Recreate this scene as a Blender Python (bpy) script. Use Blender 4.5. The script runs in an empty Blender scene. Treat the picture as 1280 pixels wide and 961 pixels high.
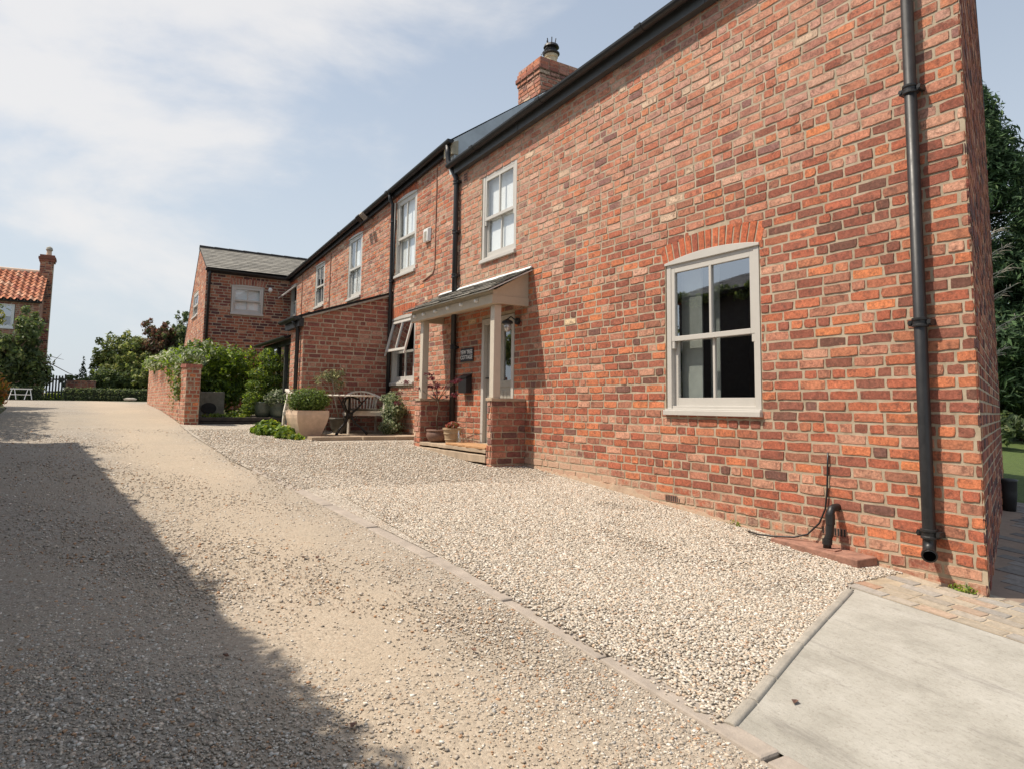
import bpy, math, random
import numpy as np
from mathutils import Vector, Matrix
random.seed(7); RNG = np.random.default_rng(7)
SC = bpy.context.scene
COL = SC.collection
R = math.radians

# ------------------------------------------------------------------ camera
Fpx = 850.0
def _vp(x, y): return np.array([x-640.0, -(y-427.0), Fpx])
_up = _vp(772, -8500); _up /= np.linalg.norm(_up)
_a = _vp(115, 500); _a -= _a.dot(_up)*_up; _a /= np.linalg.norm(_a)
_x = np.cross(_a, _up); _x = _x if _x[0] > 0 else -_x
RW = np.array([_x, _a, _up])                       # world = RW @ (right, up, forward)
cam_d = bpy.data.cameras.new('camera'); cam = bpy.data.objects.new('camera', cam_d); COL.objects.link(cam)
rt, upv, fw = RW[:, 0], RW[:, 1], RW[:, 2]
cam.matrix_world = Matrix(((rt[0], upv[0], -fw[0], 0), (rt[1], upv[1], -fw[1], 0), (rt[2], upv[2], -fw[2], 0), (0, 0, 0, 1)))
cam_d.sensor_width = 36; cam_d.lens = 36*Fpx/1280
cam_d.shift_x = 0; cam_d.shift_y = (427.0-480.5)/1280.0
cam_d.clip_start = 0.05; cam_d.clip_end = 2000
SC.camera = cam

# ------------------------------------------------------------------ light
SUN_TO = Vector((-1.0, 0.47, 1.78)).normalized()    # from the scene towards the sun
elev = math.asin(SUN_TO.z); azim = math.atan2(SUN_TO.x, SUN_TO.y)
sl = bpy.data.lights.new('sun', 'SUN'); sl.energy = 4.9; sl.angle = R(0.6); sl.color = (1.0, .90, .77)
so = bpy.data.objects.new('sun', sl); COL.objects.link(so)
so.rotation_euler = SUN_TO.to_track_quat('Z', 'Y').to_euler()
w = bpy.data.worlds.new('World'); SC.world = w; w.use_nodes = True
nt = w.node_tree; nt.nodes.clear()
def N(tree, typ, **kw):
    n = tree.nodes.new(typ)
    for k, v in kw.items():
        if k.startswith('i_'):
            key = k[2:]; key = int(key) if key.isdigit() else key
            n.inputs[key].default_value = v
        else: setattr(n, k, v)
    return n
wo = N(nt, 'ShaderNodeOutputWorld'); bg = N(nt, 'ShaderNodeBackground')
bg.inputs[1].default_value = 0.132
sky = N(nt, 'ShaderNodeTexSky', sky_type='NISHITA', sun_disc=False, sun_elevation=elev, sun_rotation=azim,
        air_density=1.1, dust_density=2.2, ozone_density=1.4, altitude=50)
tc = N(nt, 'ShaderNodeTexCoord')
mp = N(nt, 'ShaderNodeMapping'); mp.inputs['Scale'].default_value = (1, 1, 2.3)
mp.inputs['Location'].default_value = (0.35, .15, .0)
cn = N(nt, 'ShaderNodeTexNoise', i_Scale=2.1, i_Detail=10.0, i_Roughness=.56)
cn.inputs['Distortion'].default_value = .25
nt.links.new(tc.outputs['Generated'], mp.inputs[0]); nt.links.new(mp.outputs[0], cn.inputs['Vector'])
dt = N(nt, 'ShaderNodeVectorMath', operation='DOT_PRODUCT'); dt.inputs[1].default_value = Vector((0.02, .86, .48)).normalized()
nt.links.new(tc.outputs['Generated'], dt.inputs[0])
mr = N(nt, 'ShaderNodeMapRange', i_1=.70, i_2=.99, i_3=-.20, i_4=.12); nt.links.new(dt.outputs['Value'], mr.inputs[0])
ad = N(nt, 'ShaderNodeMath', operation='ADD'); nt.links.new(cn.outputs[0], ad.inputs[0]); nt.links.new(mr.outputs[0], ad.inputs[1])
cr = N(nt, 'ShaderNodeMapRange', interpolation_type='SMOOTHSTEP', i_1=.47, i_2=.70, i_3=0.0, i_4=.80); nt.links.new(ad.outputs[0], cr.inputs[0])
# pale haze that thickens towards the horizon
sx = N(nt, 'ShaderNodeSeparateXYZ'); nt.links.new(tc.outputs['Generated'], sx.inputs[0])
hz = N(nt, 'ShaderNodeMapRange', interpolation_type='SMOOTHSTEP', i_1=-.02, i_2=.60, i_3=.88, i_4=.45); nt.links.new(sx.outputs[2], hz.inputs[0])
m1 = N(nt, 'ShaderNodeMix', data_type='RGBA'); m1.inputs[7].default_value = (4.8, 5.25, 5.65, 1)
nt.links.new(hz.outputs[0], m1.inputs[0]); nt.links.new(sky.outputs[0], m1.inputs[6])
m2 = N(nt, 'ShaderNodeMix', data_type='RGBA'); m2.inputs[7].default_value = (6.3, 6.15, 6.05, 1)
nt.links.new(cr.outputs[0], m2.inputs[0]); nt.links.new(m1.outputs[2], m2.inputs[6])
nt.links.new(m2.outputs[2], bg.inputs[0]); nt.links.new(bg.outputs[0], wo.inputs[0])
SC.view_settings.view_transform = 'Standard'; SC.view_settings.look = 'None'
SC.view_settings.exposure = 0.13; SC.view_settings.gamma = 1.0
SC.cycles.max_bounces = 8; SC.cycles.transparent_max_bounces = 12
SC.cycles.use_denoising = True

# ------------------------------------------------------------------ terrain
K = [(-40, -4.2), (-12, -2.1), (-10, -1.98), (0, -1.38), (4, -1.09), (8, -0.81), (12, -0.58), (16, -.38), (20, -.22), (25, -.1), (30, -.04), (40, -.01), (900, -.01)]
def gz(y): return float(np.interp(y, [k[0] for k in K], [k[1] for k in K]))

# ------------------------------------------------------------------ materials
MATS = {}
def newmat(name):
    m = bpy.data.materials.new(name); m.use_nodes = True; t = m.node_tree; t.nodes.clear()
    out = N(t, 'ShaderNodeOutputMaterial'); p = N(t, 'ShaderNodeBsdfPrincipled')
    t.links.new(p.outputs[0], out.inputs[0]); MATS[name] = m
    return m, t, p, out
def coords(t, scale=(1, 1, 1)):
    g = N(t, 'ShaderNodeNewGeometry'); mpn = N(t, 'ShaderNodeMapping'); mpn.inputs['Scale'].default_value = scale
    t.links.new(g.outputs['Position'], mpn.inputs[0]); return mpn.outputs[0]
def noise(t, vec, scale, detail=4, rough=.55):
    n = N(t, 'ShaderNodeTexNoise', i_Scale=scale, i_Detail=detail, i_Roughness=rough); t.links.new(vec, n.inputs['Vector']); return n.outputs[0]
def ramp(t, fac, stops):
    r = N(t, 'ShaderNodeValToRGB'); e = r.color_ramp.elements
    while len(e) < len(stops): e.new(.5)
    for q, (p_, c) in zip(e, stops): q.position = p_; q.color = (*c, 1) if len(c) == 3 else c
    t.links.new(fac, r.inputs[0]); return r.outputs[0]
def mix(t, fac, a, b, mode='MIX'):
    m = N(t, 'ShaderNodeMix', data_type='RGBA', blend_type=mode)
    for sock, v in ((0, fac), (6, a), (7, b)):
        if hasattr(v, 'links') or isinstance(v, bpy.types.NodeSocket): t.links.new(v, m.inputs[sock])
        elif sock == 0: m.inputs[0].default_value = v
        else: m.inputs[sock].default_value = (*v, 1)
    return m.outputs[2]
def bump(t, p, h, strength=.5, dist=.01, prev=None):
    b = N(t, 'ShaderNodeBump', i_Strength=strength, i_Distance=dist); t.links.new(h, b.inputs['Height'])
    if prev: t.links.new(prev, b.inputs['Normal'])
    t.links.new(b.outputs[0], p.inputs['Normal']); return b.outputs[0]
def mathn(t, op, a, b=0.0, clamp=False):
    m = N(t, 'ShaderNodeMath', operation=op, use_clamp=clamp)
    for i, v in enumerate((a, b)):
        if isinstance(v, bpy.types.NodeSocket): t.links.new(v, m.inputs[i])
        else: m.inputs[i].default_value = v
    return m.outputs[0]
def simple(name, c, rough=.6, metal=0, var=.12, scale=8, bmp=.15, bscale=60, dist=.004, spec=.5, coat=0):
    m, t, p, o = newmat(name); v = coords(t)
    n = noise(t, v, scale, 6, .65)
    a = tuple(x*(1-var) for x in c); b = tuple(min(1, x*(1+var)) for x in c)
    t.links.new(ramp(t, n, [(.3, a), (.7, b)]), p.inputs['Base Color'])
    n2 = noise(t, v, bscale, 4, .6)
    if bmp: bump(t, p, n2, bmp, dist)
    t.links.new(ramp(t, noise(t, v, scale*2.3, 5), [(.3, (rough*.85,)*3), (.7, (min(1, rough*1.15),)*3)]), p.inputs['Roughness'])
    p.inputs['Metallic'].default_value = metal; p.inputs['Specular IOR Level'].default_value = spec
    return m
def attr_mat(name, rough=.9, mott=.35, mscale=45, bstr=.5, bscale=120, dist=.004, smear=False, spec=.3, darkspots=False):
    m, t, p, o = newmat(name); v = coords(t)
    at = N(t, 'ShaderNodeAttribute', attribute_name='Col')
    vv = N(t, 'ShaderNodeVectorMath', operation='ADD'); t.links.new(v, vv.inputs[0]); t.links.new(at.outputs['Color'], vv.inputs[1]); v2 = vv.outputs[0]
    n = noise(t, v2, mscale, 6, .7)
    base = mix(t, 1.0, at.outputs['Color'], ramp(t, n, [(.25, (1-mott,)*3), (.72, (1+mott,)*3)]), 'MULTIPLY')
    if darkspots:
        n3 = noise(t, v2, 14, 6, .75)
        base = mix(t, ramp(t, n3, [(.50, (0, 0, 0)), (.64, (.72,)*3)]), base, (.13, .062, .045))
        n5 = noise(t, v2, 21, 5, .75)
        base = mix(t, ramp(t, n5, [(.56, (0, 0, 0)), (.70, (.55,)*3)]), base, (.46, .19, .125))
        n7 = noise(t, v, 70, 5, .8)
        base = mix(t, ramp(t, n7, [(.60, (0, 0, 0)), (.70, (.6,)*3)]), base, (.07, .045, .035))
    if smear:
        n4 = noise(t, v, 2.6, 8, .75); n6 = noise(t, v2, 34, 6, .78); n8 = noise(t, coords(t, (1, 1, 2.4)), 11, 6, .7)
        s = mathn(t, 'ADD', mathn(t, 'MULTIPLY', n4, .8), mathn(t, 'MULTIPLY', n6, .75))
        s = mathn(t, 'ADD', s, mathn(t, 'MULTIPLY', n8, .5)); s = mathn(t, 'ADD', s, at.outputs['Alpha'])
        f = mathn(t, 'MULTIPLY', N_MR(t, s, .98, 1.42), .93)
        base = mix(t, f, base, mix(t, n6, (.46, .27, .185), (.62, .45, .325)))
    t.links.new(base, p.inputs['Base Color']); p.inputs['Roughness'].default_value = rough; p.inputs['Specular IOR Level'].default_value = spec
    b1 = bump(t, p, noise(t, v2, bscale, 5, .7), bstr, dist)
    bump(t, p, noise(t, v2, 22, 3), bstr*.6, dist*2, b1)
    return m
def N_MR(t, v, a, b):
    q = N(t, 'ShaderNodeMapRange', interpolation_type='SMOOTHSTEP', i_1=a, i_2=b); t.links.new(v, q.inputs[0]); return q.outputs[0]
def leafmat(name, trans=.3, rough=.5, spec=.35):
    m, t, p, o = newmat(name); at = N(t, 'ShaderNodeAttribute', attribute_name='Col')
    t.links.new(at.outputs['Color'], p.inputs['Base Color']); p.inputs['Roughness'].default_value = rough; p.inputs['Specular IOR Level'].default_value = spec
    tr = N(t, 'ShaderNodeBsdfTranslucent'); hs = N(t, 'ShaderNodeHueSaturation', i_Hue=.485, i_Saturation=1.1, i_Value=2.1)
    t.links.new(at.outputs['Color'], hs.inputs['Color']); t.links.new(hs.outputs[0], tr.inputs[0])
    ms = N(t, 'ShaderNodeMixShader', i_0=trans); t.links.new(p.outputs[0], ms.inputs[1]); t.links.new(tr.outputs[0], ms.inputs[2]); t.links.new(ms.outputs[0], o.inputs[0])
    return m
def glassmat(name, refl=.22, tint=(.85, .9, .9)):
    m, t, p, o = newmat(name)
    g = N(t, 'ShaderNodeBsdfGlossy', i_Roughness=.015); g.inputs[0].default_value = (.92, .95, 1, 1)
    tr = N(t, 'ShaderNodeBsdfTransparent'); tr.inputs[0].default_value = (*tint, 1)
    lw = N(t, 'ShaderNodeLayerWeight', i_Blend=.5)      # facing term: the same from both sides of the pane
    f = mathn(t, 'ADD', mathn(t, 'MULTIPLY', mathn(t, 'POWER', lw.outputs['Facing'], 4.0), .95), refl+.05, True)
    n = noise(t, coords(t), 1.6, 1); b = N(t, 'ShaderNodeBump', i_Strength=.06, i_Distance=.02); t.links.new(n, b.inputs['Height']); t.links.new(b.outputs[0], g.inputs['Normal'])
    ms = N(t, 'ShaderNodeMixShader'); t.links.new(f, ms.inputs[0]); t.links.new(tr.outputs[0], ms.inputs[1]); t.links.new(g.outputs[0], ms.inputs[2]); t.links.new(ms.outputs[0], o.inputs[0])
    return m

M_BRICK = attr_mat('weathered_brick', mott=.46, smear=True, darkspots=True, bstr=.75, dist=.005)
M_BRICKC = attr_mat('clean_brick', mott=.28, bstr=.6)
M_STONE = attr_mat('loose_stone', mott=.22, mscale=90, bstr=.3, bscale=200, dist=.001)
M_SETT = attr_mat('sandstone_sett', mott=.3, mscale=30, bstr=.35, bscale=90, dist=.003)
M_LEAF = leafmat('leaf', .38); M_NEEDLE = leafmat('needle', .12, .7, .2)
# mortar
m, t, p, o = newmat('lime_mortar'); M_MORTAR = m; v = coords(t)
c = ramp(t, noise(t, v, 7, 8, .7), [(.3, (.31, .25, .175)), (.55, (.455, .375, .275)), (.75, (.55, .46, .35))])
t.links.new(c, p.inputs['Base Color']); p.inputs['Roughness'].default_value = .95; p.inputs['Specular IOR Level'].default_value = .15
bump(t, p, noise(t, v, 160, 6, .7), .5, .003)
M_MORTARD = simple('grey_mortar', (.27, .20, .15), .95, bmp=.5, bscale=150)
# cement smear at foot of walls
m, t, p, o = newmat('cement_skim'); M_SKIM = m; v = coords(t)
c = ramp(t, noise(t, v, 5, 8, .72), [(.3, (.30, .20, .14)), (.5, (.43, .32, .225)), (.68, (.40, .22, .14))])
t.links.new(c, p.inputs['Base Color']); p.inputs['Roughness'].default_value = .95; bump(t, p, noise(t, v, 90, 7, .72), .8, .008)
M_FRAME = simple('taupe_paint', (.52, .495, .45), .42, var=.04, bmp=.05, scale=5)
M_WHITE = simple('white_paint', (.74, .73, .70), .4, var=.04, bmp=.04)
M_PORCH = simple('stone_coloured_paint', (.47, .40, .30), .5, var=.06, bmp=.08)
M_PORCHL = simple('pale_post_paint', (.56, .50, .41), .5, var=.05, bmp=.06)
M_DOOR = simple('door_paint', (.36, .34, .29), .45, var=.05, bmp=.05)
M_BLACK = simple('black_plastic', (.017, .017, .018), .46, var=.3, bmp=.05, spec=.5)
M_PIPE_SHADE = simple('pipe_shade', (.002, .002, .002), 1.0, bmp=0, spec=0)
M_IRON = simple('black_iron', (.016, .014, .013), .5, var=.4, bmp=.3)
M_FASCIA = simple('grey_fascia', (.06, .064, .065), .45, var=.1, bmp=.05)
M_DARK = simple('dark_interior', (.028, .027, .025), .9, var=.2, bmp=0)  # near-black standing in for the shade in rooms, slots and holes
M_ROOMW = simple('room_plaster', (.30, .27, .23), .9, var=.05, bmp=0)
M_BLIND = simple('pale_blind', (.80, .83, .82), .8, var=.03, bmp=.05)
M_CURT = simple('grey_curtain', (.50, .50, .46), .9, var=.15, bmp=.2, scale=4)
M_GLASS = glassmat('window_glass', .20); M_GLASSU = glassmat('sky_glass', .36); M_GLASSB = glassmat('clear_glass', .05, (.98, .99, .99))
M_LEAD = simple('lead_sheet', (.60, .64, .64), .55, var=.15, bmp=.15, scale=3, bscale=20, dist=.01)
M_TERRA = simple('terracotta', (.62, .46, .335), .85, var=.22, bmp=.35, scale=5, bscale=50)
M_TERRAD = simple('dark_terracotta', (.19, .105, .075), .7, var=.3, bmp=.3)
M_RIBPOT = simple('buff_clay', (.40, .29, .18), .8, var=.18, bmp=.3)
M_GLAZE = simple('grey_green_glaze', (.095, .115, .085), .3, var=.25, bmp=.1)
M_BUCKET = simple('dull_pot', (.10, .09, .07), .6, var=.25)
M_TEAK = simple('silvered_teak', (.66, .60, .51), .75, var=.2, bmp=.4, scale=12, bscale=40)
M_SLEEP = simple('dark_sleeper', (.055, .045, .038), .85, var=.35, bmp=.6, scale=6, bscale=30, dist=.01)
M_BARK = simple('bark', (.13, .095, .065), .9, var=.35, bmp=.9, scale=14, bscale=40, dist=.02)
M_TWIG = simple('pale_twig', (.33, .30, .24), .85, var=.2)
M_SOIL = simple('soil', (.055, .04, .03), .95, var=.4, bmp=.9, scale=20, bscale=50, dist=.02)
M_LEADL = simple('pale_flashing', (.42, .43, .43), .5, var=.1)
M_TROUGH = simple('lichened_stone', (.19, .18, .145), .9, var=.3, bmp=.6, scale=9, dist=.01)
M_CREAM = simple('cream_clay', (.52, .44, .30), .8, var=.2)
M_MAT = simple('coir_matting', (.45, .25, .12), .95, var=.2, bmp=.8, bscale=150)
M_SIGN = simple('slate_sign_face', (.025, .028, .032), .5, var=.2)
M_LETTER = simple('white_lettering', (.8, .8, .78), .6, var=.02, bmp=0)
M_CHROME = simple('lamp_glass', (.55, .55, .53), .2, var=.1, bmp=0, metal=.4)
M_FENCE = simple('dark_stained_timber', (.035, .038, .03), .8, var=.3)
# slate roof
def slate(name, c, sc=(1, 1, 1), rowh=.2):
    m, t, p, o = newmat(name); v = coords(t)
    n = noise(t, v, 6, 7, .7); n2 = noise(t, v, 60, 4)
    at = N(t, 'ShaderNodeAttribute', attribute_name='Col')
    a = ramp(t, n, [(.3, tuple(x*.7 for x in c)), (.6, c), (.8, tuple(x*1.45 for x in c))])
    t.links.new(mix(t, 1.0, a, at.outputs['Color'], 'MULTIPLY'), p.inputs['Base Color']); p.inputs['Roughness'].default_value = .7
    bump(t, p, n2, .4, .004); return m
M_SLATE = slate('grey_slate', (.24, .225, .195)); M_SLATED = slate('dark_slate', (.075, .078, .085))
M_PANT = attr_mat('clay_pantile', mott=.2, mscale=20)
# lane surface
m, t, p, o = newmat('compacted_aggregate'); M_LANE = m; v = coords(t)
vo = N(t, 'ShaderNodeTexVoronoi', i_Scale=72); t.links.new(v, vo.inputs['Vector'])
vo2 = N(t, 'ShaderNodeTexVoronoi', i_Scale=180); t.links.new(v, vo2.inputs['Vector'])
cb = ramp(t, noise(t, v, 1.3, 7, .65), [(.3, (.35, .29, .225)), (.5, (.45, .38, .30)), (.7, (.53, .455, .37))])
sh = N(t, 'ShaderNodeSeparateColor'); t.links.new(vo.outputs['Color'], sh.inputs[0])
cs = ramp(t, sh.outputs[0], [(.0, (.18, .155, .13)), (.25, (.34, .29, .235)), (.5, (.45, .385, .31)), (.8, (.58, .52, .44)), (1, (.42, .31, .23))])
f = ramp(t, noise(t, v, 2.2, 6, .7), [(.36, (.35,)*3), (.60, (1,)*3)])
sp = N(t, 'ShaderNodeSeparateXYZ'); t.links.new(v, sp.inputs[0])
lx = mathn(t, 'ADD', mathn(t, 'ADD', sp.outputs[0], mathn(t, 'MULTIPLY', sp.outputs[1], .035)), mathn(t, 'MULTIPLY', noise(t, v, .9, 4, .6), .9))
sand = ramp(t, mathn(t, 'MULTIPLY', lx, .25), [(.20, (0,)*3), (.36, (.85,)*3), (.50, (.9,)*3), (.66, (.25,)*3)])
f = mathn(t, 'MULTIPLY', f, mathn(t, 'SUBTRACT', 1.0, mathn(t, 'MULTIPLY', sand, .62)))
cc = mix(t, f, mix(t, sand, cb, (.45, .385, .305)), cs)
cc = mix(t, 1.0, cc, mix(t, sand, (.76, .79, .82), (1.0, .965, .915)), 'MULTIPLY')  # cool grey off the sandy strip: greyer gravel plus shade put into the colour
cc = mix(t, ramp(t, noise(t, v, 38, 5, .75), [(.62, (0,)*3), (.72, (.6,)*3)]), cc, (.13, .10, .07))
cc = mix(t, ramp(t, noise(t, v, .45, 5, .6), [(.40, (0,)*3), (.60, (.55,)*3)]), cc, (.36, .31, .245))
t.links.new(cc, p.inputs['Base Color']); p.inputs['Roughness'].default_value = .95; p.inputs['Specular IOR Level'].default_value = .15
b1 = bump(t, p, vo.outputs['Distance'], .55, -.006); b2 = bump(t, p, vo2.outputs['Distance'], .5, -.004, b1); bump(t, p, noise(t, v, 6, 4), .25, .02, b2)
# forecourt gravel bed
m, t, p, o = newmat('limestone_chippings'); M_GRAVEL = m; v = coords(t)
wv = N(t, 'ShaderNodeVectorMath', operation='ADD'); nz = N(t, 'ShaderNodeTexNoise', i_Scale=40.0); t.links.new(v, nz.inputs['Vector'])
sc_ = N(t, 'ShaderNodeVectorMath', operation='SCALE'); sc_.inputs['Scale'].default_value = .012; t.links.new(nz.outputs['Color'], sc_.inputs[0]); t.links.new(v, wv.inputs[0]); t.links.new(sc_.outputs[0], wv.inputs[1])
vo = N(t, 'ShaderNodeTexVoronoi', i_Scale=58); t.links.new(wv.outputs[0], vo.inputs['Vector'])
sh = N(t, 'ShaderNodeSeparateColor'); t.links.new(vo.outputs['Color'], sh.inputs[0])
cs = ramp(t, sh.outputs[1], [(.0, (.26, .22, .175)), (.3, (.43, .38, .31)), (.6, (.52, .465, .39)), (.85, (.60, .545, .47)), (1, (.43, .32, .24))])
cs = mix(t, ramp(t, noise(t, v, 1.6, 6, .7), [(.54, (0,)*3), (.72, (.5,)*3)]), cs, (.46, .34, .235))
t.links.new(cs, p.inputs['Base Color']); p.inputs['Roughness'].default_value = .95; p.inputs['Specular IOR Level'].default_value = .15
b1 = bump(t, p, vo.outputs['Distance'], .9, -.018); bump(t, p, noise(t, v, 4, 5), .4, .03, b1)
# concrete
m, t, p, o = newmat('brushed_concrete'); M_CONC = m; v = coords(t)
vs = coords(t, (20, 4.5, 1)); ms_ = noise(t, vs, 2.6, 7, .7)
c0 = ramp(t, noise(t, v, 2.1, 8, .7), [(.28, (.29, .275, .235)), (.5, (.41, .39, .34)), (.72, (.50, .48, .43))])
c0 = mix(t, ramp(t, ms_, [(.46, (0,)*3), (.76, (.38,)*3)]), c0, (.27, .25, .215))
vb = coords(t, (5, .9, 1))
c0 = mix(t, ramp(t, noise(t, vb, 1.1, 5, .75), [(.56, (0,)*3), (.70, (.55,)*3)]), c0, (.17, .155, .14))
t.links.new(c0, p.inputs['Base Color']); p.inputs['Roughness'].default_value = .9; p.inputs['Specular IOR Level'].default_value = .2
c0 = mix(t, ramp(t, noise(t, v, 55, 6, .8), [(.52, (0,)*3), (.68, (.6,)*3)]), c0, (.21, .19, .16))
t.links.new(c0, p.inputs['Base Color'])
b1 = bump(t, p, ms_, .45, .005); b2 = bump(t, p, noise(t, v, 28, 6, .75), .5, .008, b1); bump(t, p, noise(t, v, 150, 5, .7), .6, .003, b2)
M_KERB = simple('worn_kerb_concrete', (.36, .31, .26), .92, var=.2, bmp=.6, scale=9, bscale=80, dist=.006)
M_EDGE = simple('grey_edging_concrete', (.34, .31, .26), .92, var=.22, bmp=.6, scale=8, bscale=70, dist=.006)
M_PATIO = simple('sandstone_flag', (.40, .31, .22), .85, var=.25, bmp=.4, scale=4)
M_BRCAP = simple('worn_brick_block', (.30, .155, .11), .92, var=.35, bmp=.7, scale=12, dist=.006)
# lawn, earth
m, t, p, o = newmat('grass'); M_GRASS = m; v = coords(t)
t.links.new(ramp(t, noise(t, v, 14, 8, .75), [(.3, (.045, .075, .015)), (.55, (.10, .15, .03)), (.75, (.16, .20, .05))]), p.inputs['Base Color'])
p.inputs['Roughness'].default_value = .9; bump(t, p, noise(t, v, 80, 6, .8), 1, .03)
m, t, p, o = newmat('verge_earth'); M_EARTH = m; v = coords(t)
t.links.new(ramp(t, noise(t, v, 3, 9, .75), [(.3, (.05, .07, .02)), (.5, (.09, .10, .04)), (.7, (.17, .13, .08))]), p.inputs['Base Color'])
p.inputs['Roughness'].default_value = .95; bump(t, p, noise(t, v, 50, 6, .8), 1, .03)

# ------------------------------------------------------------------ mesh helpers
class MB:
    def __init__(s): s.v = []; s.f = []; s.c = []; s.smooth = False; s.usec = False
    def add(s, vs, fs, col=None):
        b = len(s.v); s.v.extend([tuple(map(float, q)) for q in vs]); s.f.extend([tuple(b+i for i in f) for f in fs])
        if col is not None: s.usec = True
        s.c.extend([(col if col is not None else (1, 1, 1, 1))]*len(fs)); return s
    def box(s, x0, x1, y0, y1, z0, z1, col=None, bev=0.0):
        x0, x1 = min(x0, x1), max(x0, x1); y0, y1 = min(y0, y1), max(y0, y1); z0, z1 = min(z0, z1), max(z0, z1)
        if bev <= 0:
            vs = [(x, y, z) for x in (x0, x1) for y in (y0, y1) for z in (z0, z1)]
            return s.add(vs, [(0, 1, 3, 2), (4, 6, 7, 5), (0, 4, 5, 1), (2, 3, 7, 6), (0, 2, 6, 4), (1, 5, 7, 3)], col)
        return s.hexa([(x0, y0, z0), (x1, y0, z0), (x1, y1, z0), (x0, y1, z0)], [(x0, y0, z1), (x1, y0, z1), (x1, y1, z1), (x0, y1, z1)], col)
    def hexa(s, a, b, col=None):      # bottom ring, top ring
        n = len(a); vs = list(a)+list(b)
        fs = [tuple(range(n))[::-1], tuple(range(n, 2*n))]+[(i, (i+1) % n, n+(i+1) % n, n+i) for i in range(n)]
        return s.add(vs, fs, col)
    def obox(s, o, u, v, n, a0, a1, b0, b1, c0, c1, col=None):
        o, u, v, n = map(np.array, (o, u, v, n))
        P = lambda a, b, c: tuple(o+u*a+v*b+n*c)
        return s.hexa([P(a0, b0, c0), P(a1, b0, c0), P(a1, b1, c0), P(a0, b1, c0)], [P(a0, b0, c1), P(a1, b0, c1), P(a1, b1, c1), P(a0, b1, c1)], col)
    def tube(s, pts, r, n=10, col=None, cap=True):
        pts = [Vector(q) for q in pts]; rs = r if isinstance(r, (list, tuple)) else [r]*len(pts)
        d0 = (pts[1]-pts[0]).normalized(); ref = Vector((0, 0, 1)) if abs(d0.z) < .9 else Vector((1, 0, 0))
        uu = d0.cross(ref).normalized(); vs = []
        for i, q in enumerate(pts):
            d = (pts[min(i+1, len(pts)-1)]-pts[max(i-1, 0)]).normalized()
            uu = (uu-d*uu.dot(d)).normalized(); ww = d.cross(uu)
            for k in range(n):
                a = 2*math.pi*k/n; vs.append(q+(uu*math.cos(a)+ww*math.sin(a))*rs[i])
        fs = [(i*n+k, i*n+(k+1) % n, (i+1)*n+(k+1) % n, (i+1)*n+k) for i in range(len(pts)-1) for k in range(n)]
        if cap: fs += [tuple(range(n))[::-1], tuple(range((len(pts)-1)*n, len(pts)*n))]
        return s.add(vs, fs, col)
    def lathe(s, cx, cy, prof, n=24, col=None, sq=None):
        vs = []
        for r, z in prof:
            for k in range(n):
                a = 2*math.pi*(k+.5)/n; vs.append((cx+r*math.cos(a), cy+r*math.sin(a), z))
        fs = [(i*n+k, i*n+(k+1) % n, (i+1)*n+(k+1) % n, (i+1)*n+k) for i in range(len(prof)-1) for k in range(n)]
        fs += [tuple(range(n))[::-1], tuple(range((len(prof)-1)*n, len(prof)*n))]
        return s.add(vs, fs, col)
    def build(s, name, mat, parent=None, smooth=False, kind=None, bevel=0):
        me = bpy.data.meshes.new(name)
        off = world_loc(parent)
        V = np.array(s.v)-off
        me.from_pydata(V.tolist(), [], s.f); me.materials.append(mat)
        if s.usec:
            a = me.color_attributes.new('Col', 'FLOAT_COLOR', 'CORNER')
            arr = []
            for f_, c_ in zip(s.f, s.c):
                if isinstance(c_, list): arr.extend(c_)
                else: arr.extend([c_]*len(f_))
            arr = np.array(arr, dtype=np.float32)
            a.data.foreach_set('color', arr.ravel())
        if smooth: me.polygons.foreach_set('use_smooth', [True]*len(me.polygons))
        ob = bpy.data.objects.new(name, me); COL.objects.link(ob)
        if parent is not None: ob.parent = parent
        if kind: ob['kind'] = kind
        if bevel:
            b = ob.modifiers.new('bevel', 'BEVEL'); b.width = bevel; b.segments = 2; b.limit_method = 'ANGLE'
        return ob
def world_loc(o):
    l = np.zeros(3)
    while o is not None: l = l+np.array(o.location); o = o.parent
    return l
def tag(o, label, cat, group=None):
    o['label'] = label; o['category'] = cat
    if group: o['group'] = group
    return o
def empty(name, loc, label, cat, group=None):
    o = bpy.data.objects.new(name, None); COL.objects.link(o); o.location = loc; o.empty_display_size = .2
    return tag(o, label, cat, group)
def recenter(o, loc):
    """move a top-level mesh's origin to its base"""
    d = Vector(loc); o.data.transform(Matrix.Translation(-d)); o.location = d; return o
def dup(root):
    r = root.copy(); COL.objects.link(r)
    for ch in list(root.children):
        c_ = ch.copy(); COL.objects.link(c_); c_.parent = r
        for g_ in ch.children:
            d_ = g_.copy(); COL.objects.link(d_); d_.parent = c_
    return r

# ------------------------------------------------------------------ brickwork
PAL_RED = [((0.475, 0.154, 0.081), 7), ((0.559, 0.19, 0.091), 3), ((0.416, 0.129, 0.074), 7), ((0.309, 0.105, 0.069), 6), ((0.196, 0.098, 0.077), 0.81), ((0.463, 0.203, 0.131), 5), ((0.547, 0.283, 0.189), 3), ((0.653, 0.228, 0.098), 0.9), ((0.653, 0.492, 0.31), 0.1), ((0.369, 0.16, 0.103), 5)]
PAL_PALE = [((.50, .21, .13), 7), ((.54, .27, .18), 6), ((.46, .165, .10), 6), ((.48, .26, .195), 5), ((.40, .18, .13), 4), ((.57, .33, .235), 2.5), ((.55, .21, .11), 2.5), ((.58, .42, .30), .8), ((.26, .13, .11), .9)]
PAL_DARK = [((.33, .12, .07), 6), ((.26, .085, .06), 5), ((.18, .065, .055), 4), ((.095, .05, .05), 3.5), ((.42, .17, .10), 4), ((.47, .26, .17), 1.5)]
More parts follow.
